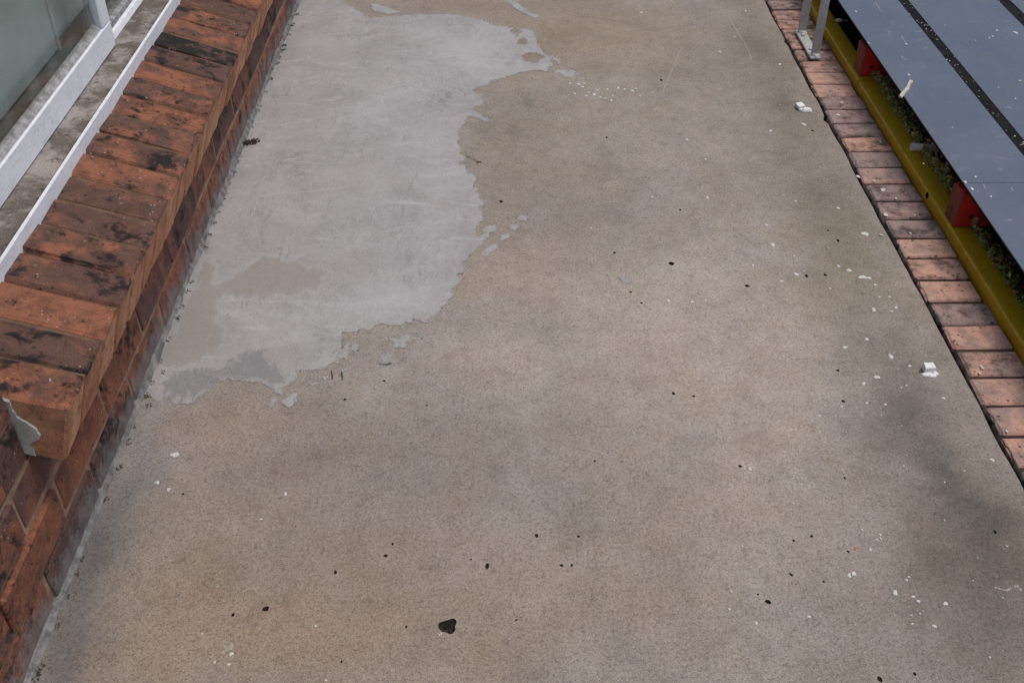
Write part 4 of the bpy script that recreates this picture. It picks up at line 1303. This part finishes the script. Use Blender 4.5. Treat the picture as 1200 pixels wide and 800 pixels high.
# ------------------------------------------------------------------ what lies in the gap: bed, plants, pipe, stick, rag
bed = MB()
bx = np.linspace(1.141, 1.9, 16); by = np.linspace(0.3, 5.0, 120)
vs = []; fs = []
for j, y in enumerate(by):
    for i, x in enumerate(bx):
        vs.append((x, y, (-0.03 if y < 3.0 else -0.09) + 0.02 * float(fbm(np.array([x]), np.array([y]), 9, 3, 2)[0])))
for j in range(len(by) - 1):
    for i in range(len(bx) - 1):
        q = j * len(bx) + i
        fs.append((q, q + 1, q + len(bx) + 1, q + len(bx)))
bed.add(vs, fs)
tag(bed.build('planting_bed', M['soil'], None, True), kind='structure')


def build_leaves():
    r = random.Random(5)
    v = []; f = []; c = []
    for _ in range(16000):
        y = r.uniform(0.6, 3.02); x = 1.131 + 0.050 * r.random() ** 1.2
        dens = float(fbm(np.array([x * 2]), np.array([y]), 9, 3, 12)[0])
        if r.random() > 0.55 + dens * 1.1: continue
        if 2.15 < y < 2.22 and r.random() < 0.5: continue
        z = (0.026 if x < 1.141 else -0.012) + 0.045 * r.random() * (0.8 + dens) * min(1, (x - 1.124) / 0.018)
        ln = r.uniform(0.0032, 0.0075); wd = ln * r.uniform(0.35, 0.55)
        e = Euler((r.gauss(0, 0.5), r.gauss(0, 0.5), r.uniform(0, 6.28)))
        k = len(v)
        for q in ((0, -ln, 0), (wd, 0, 0.0018), (0, ln, -0.001), (-wd, 0, 0.0018), (0, 0, -0.0002)):
            p = Vector(q); p.rotate(e); v.append((x + p.x, y + p.y, z + p.z))
        f += [(k, k + 1, k + 4), (k + 1, k + 2, k + 4), (k + 2, k + 3, k + 4), (k + 3, k, k + 4)]
        t = r.random()
        if t < 0.5: col = (r.uniform(0.20, 0.34), r.uniform(0.34, 0.46), r.uniform(0.08, 0.15))
        elif t < 0.78: col = (r.uniform(0.55, 0.7), r.uniform(0.56, 0.68), r.uniform(0.28, 0.36))
        else: col = (r.uniform(0.40, 0.55), r.uniform(0.28, 0.38), r.uniform(0.15, 0.2))
        c += [col] * 5
    me = bpy.data.meshes.new('ground_cover')
    me.from_pydata(v, [], f)
    me.materials.append(M['leaf'])
    a = me.attributes.new('leafc', 'FLOAT_COLOR', 'POINT')
    arr = np.ones((len(v), 4), np.float32); arr[:, :3] = np.array(c)
    a.data.foreach_set('color', arr.ravel())
    return tag(link('ground_cover', me), 'small-leaved green ground cover growing in the gap under the deck', 'plants', kind='stuff')


build_leaves()
c = P(1074, 172, 0.040)
pp = empty('plastic_pipe', c)
tag(pp, 'short white pipe end poking out between yellow beam and deck', 'pipe')
o = MB().tube((-0.014, 0, 0), (0.10, -0.006, -0.006), 0.0105, 16, hollow=0.0018).build('pipe', M['whiteplastic'], pp, True)
c = P(1106, 206, 0.02)
stk = empty('white_stick', c)
tag(stk, 'thin white stick upright among leaves behind the nearer red block', 'stick')
MB().tube((0, -0.012, -0.05), (0.004, 0.010, 0.045), 0.0050, 9, 0.0042).build('stick', M['whiteplastic'], stk, True)
lf = MB()
for (dx, dy, an) in ((0.004, -0.004, 0.6), (0.010, 0.012, 1.2), (-0.004, 0.004, 2.2)):
    d = Vector((math.cos(an), math.sin(an), 0.3)); s = Vector((-d.y, d.x, 0))
    q = Vector((dx, dy, 0.035))
    lf.add([q, q + d * 0.012 + s * 0.0035, q + d * 0.026, q + d * 0.012 - s * 0.0035, q + d * 0.012 - Vector((0, 0, 0.0015))], [(0, 1, 4), (1, 2, 4), (2, 3, 4), (3, 0, 4)])
mleaf = m_simple('dark_green_leaf', (0.05, 0.12, 0.035), (0.07, 0.15, 0.04), 40, 0.5, 0.4)
ln = empty('green_sprig', (c.x, c.y, -0.05)); tag(ln, 'dark green sprig of leaves beside the thin white stick', 'sprig')
o = lf.build('leaves', mleaf, ln); o.location = (0, 0, 0.05)
MB().tube((0.004, 0.0, -0.01), (0.005, 0.003, 0.09), 0.0012, 6).build('stem', mleaf, ln)


def scrap(name, px, py, z, size, mat, label, cat, seed, flat=0.45):
    """small crumpled piece: a jagged lump of facets"""
    r = random.Random(seed); c = P(px, py, z)
    e = empty(name, c); tag(e, label, cat)
    mb = MB(); vs = []; fs = []
    nr, ns = 4, 9
    for i in range(nr + 1):
        th = math.pi * i / nr
        for k in range(ns):
            a = 2 * math.pi * k / ns
            rad = size * (1 + r.uniform(-0.35, 0.3))
            vs.append((math.sin(th) * math.cos(a) * rad, math.sin(th) * math.sin(a) * rad, flat * size * (1 + math.cos(th)) * r.uniform(0.85, 1.1)))
    for i in range(nr):
        for k in range(ns):
            fs.append((i * ns + k, i * ns + (k + 1) % ns, (i + 1) * ns + (k + 1) % ns, (i + 1) * ns + k))
    mb.add(vs, fs)
    mb.build(cat.replace(' ', '_') + '_piece', mat, e)
    return e


scrap('plastic_scrap', 983, 26, BZ + 0.001, 0.013, M['whiteplastic'], 'crumpled white scrap lying in the dark gap beside the steel bracket', 'scrap', 3)
grey_leaf = m_simple('pale_grey_leaf', (0.34, 0.36, 0.31), (0.24, 0.26, 0.22), 60, 0.8, 0.2)
scrap('dry_leaf', 1032, 100, 0.0, 0.020, grey_leaf, 'pale grey curled leaf in the gap below the far red block', 'leaf', 7, 0.5)
scrap('rubble_piece', 1040, 110, 0.0, 0.018, M['pink'], 'pinkish piece of rubble in the gap beside the pale curled leaf', 'rubble', 9, 0.5)

# ------------------------------------------------------------------ two stubs of white-painted block stuck on the floor
def stub(px, py, w_, d_, h_, label, rz, splash):
    c = P(px, py)
    e = empty('paint_block', c, rz); tag(e, label, 'block', 'white blocks stuck on the concrete')
    mb = MB()
    nx_, nz_ = 4, 3
    r = random.Random(int(px))
    mb.box((-w_ / 2, -d_ / 2, 0), (w_ / 2, d_ / 2, h_), 0.002)
    mb.v = [(x + r.uniform(-0.0012, 0.0012), y + r.uniform(-0.0012, 0.0012), z if z < 0.0005 else z + r.uniform(-0.0015, 0.0015)) for x, y, z in mb.v]
    mb.build('stub', M['whiteplastic'], e)
    s = MB()
    for (dx, dy, rx, ry, hh) in splash: blob(s, Vector((dx, dy, 0.0008)), rx, ry, hh, r)
    s.build('paint_splash', M['whiteplastic'], e, True)
    g = MB()
    clump(g, Vector((-w_ / 2 - 0.003, -d_ * 0.25, 0.0005)), 0.0055, 9, r)
    g.build('dark_crumbs', M['debris'], e)  # dark crumbs at the left foot of the block
    return e


stub(1087.5, 434, 0.024, 0.017, 0.014, 'small square white block near the brick border, nearer of two', 0.0,
     [(-0.008, -0.014, 0.011, 0.006, 0.003), (0.002, -0.017, 0.010, 0.006, 0.0028), (0.011, -0.011, 0.007, 0.006, 0.003)])
stub(937, 127, 0.022, 0.026, 0.014, 'small broken white block near the chipped slab edge, farther of two', 0.25,
     [(0.010, -0.022, 0.013, 0.014, 0.009), (-0.002, -0.012, 0.008, 0.010, 0.006)])
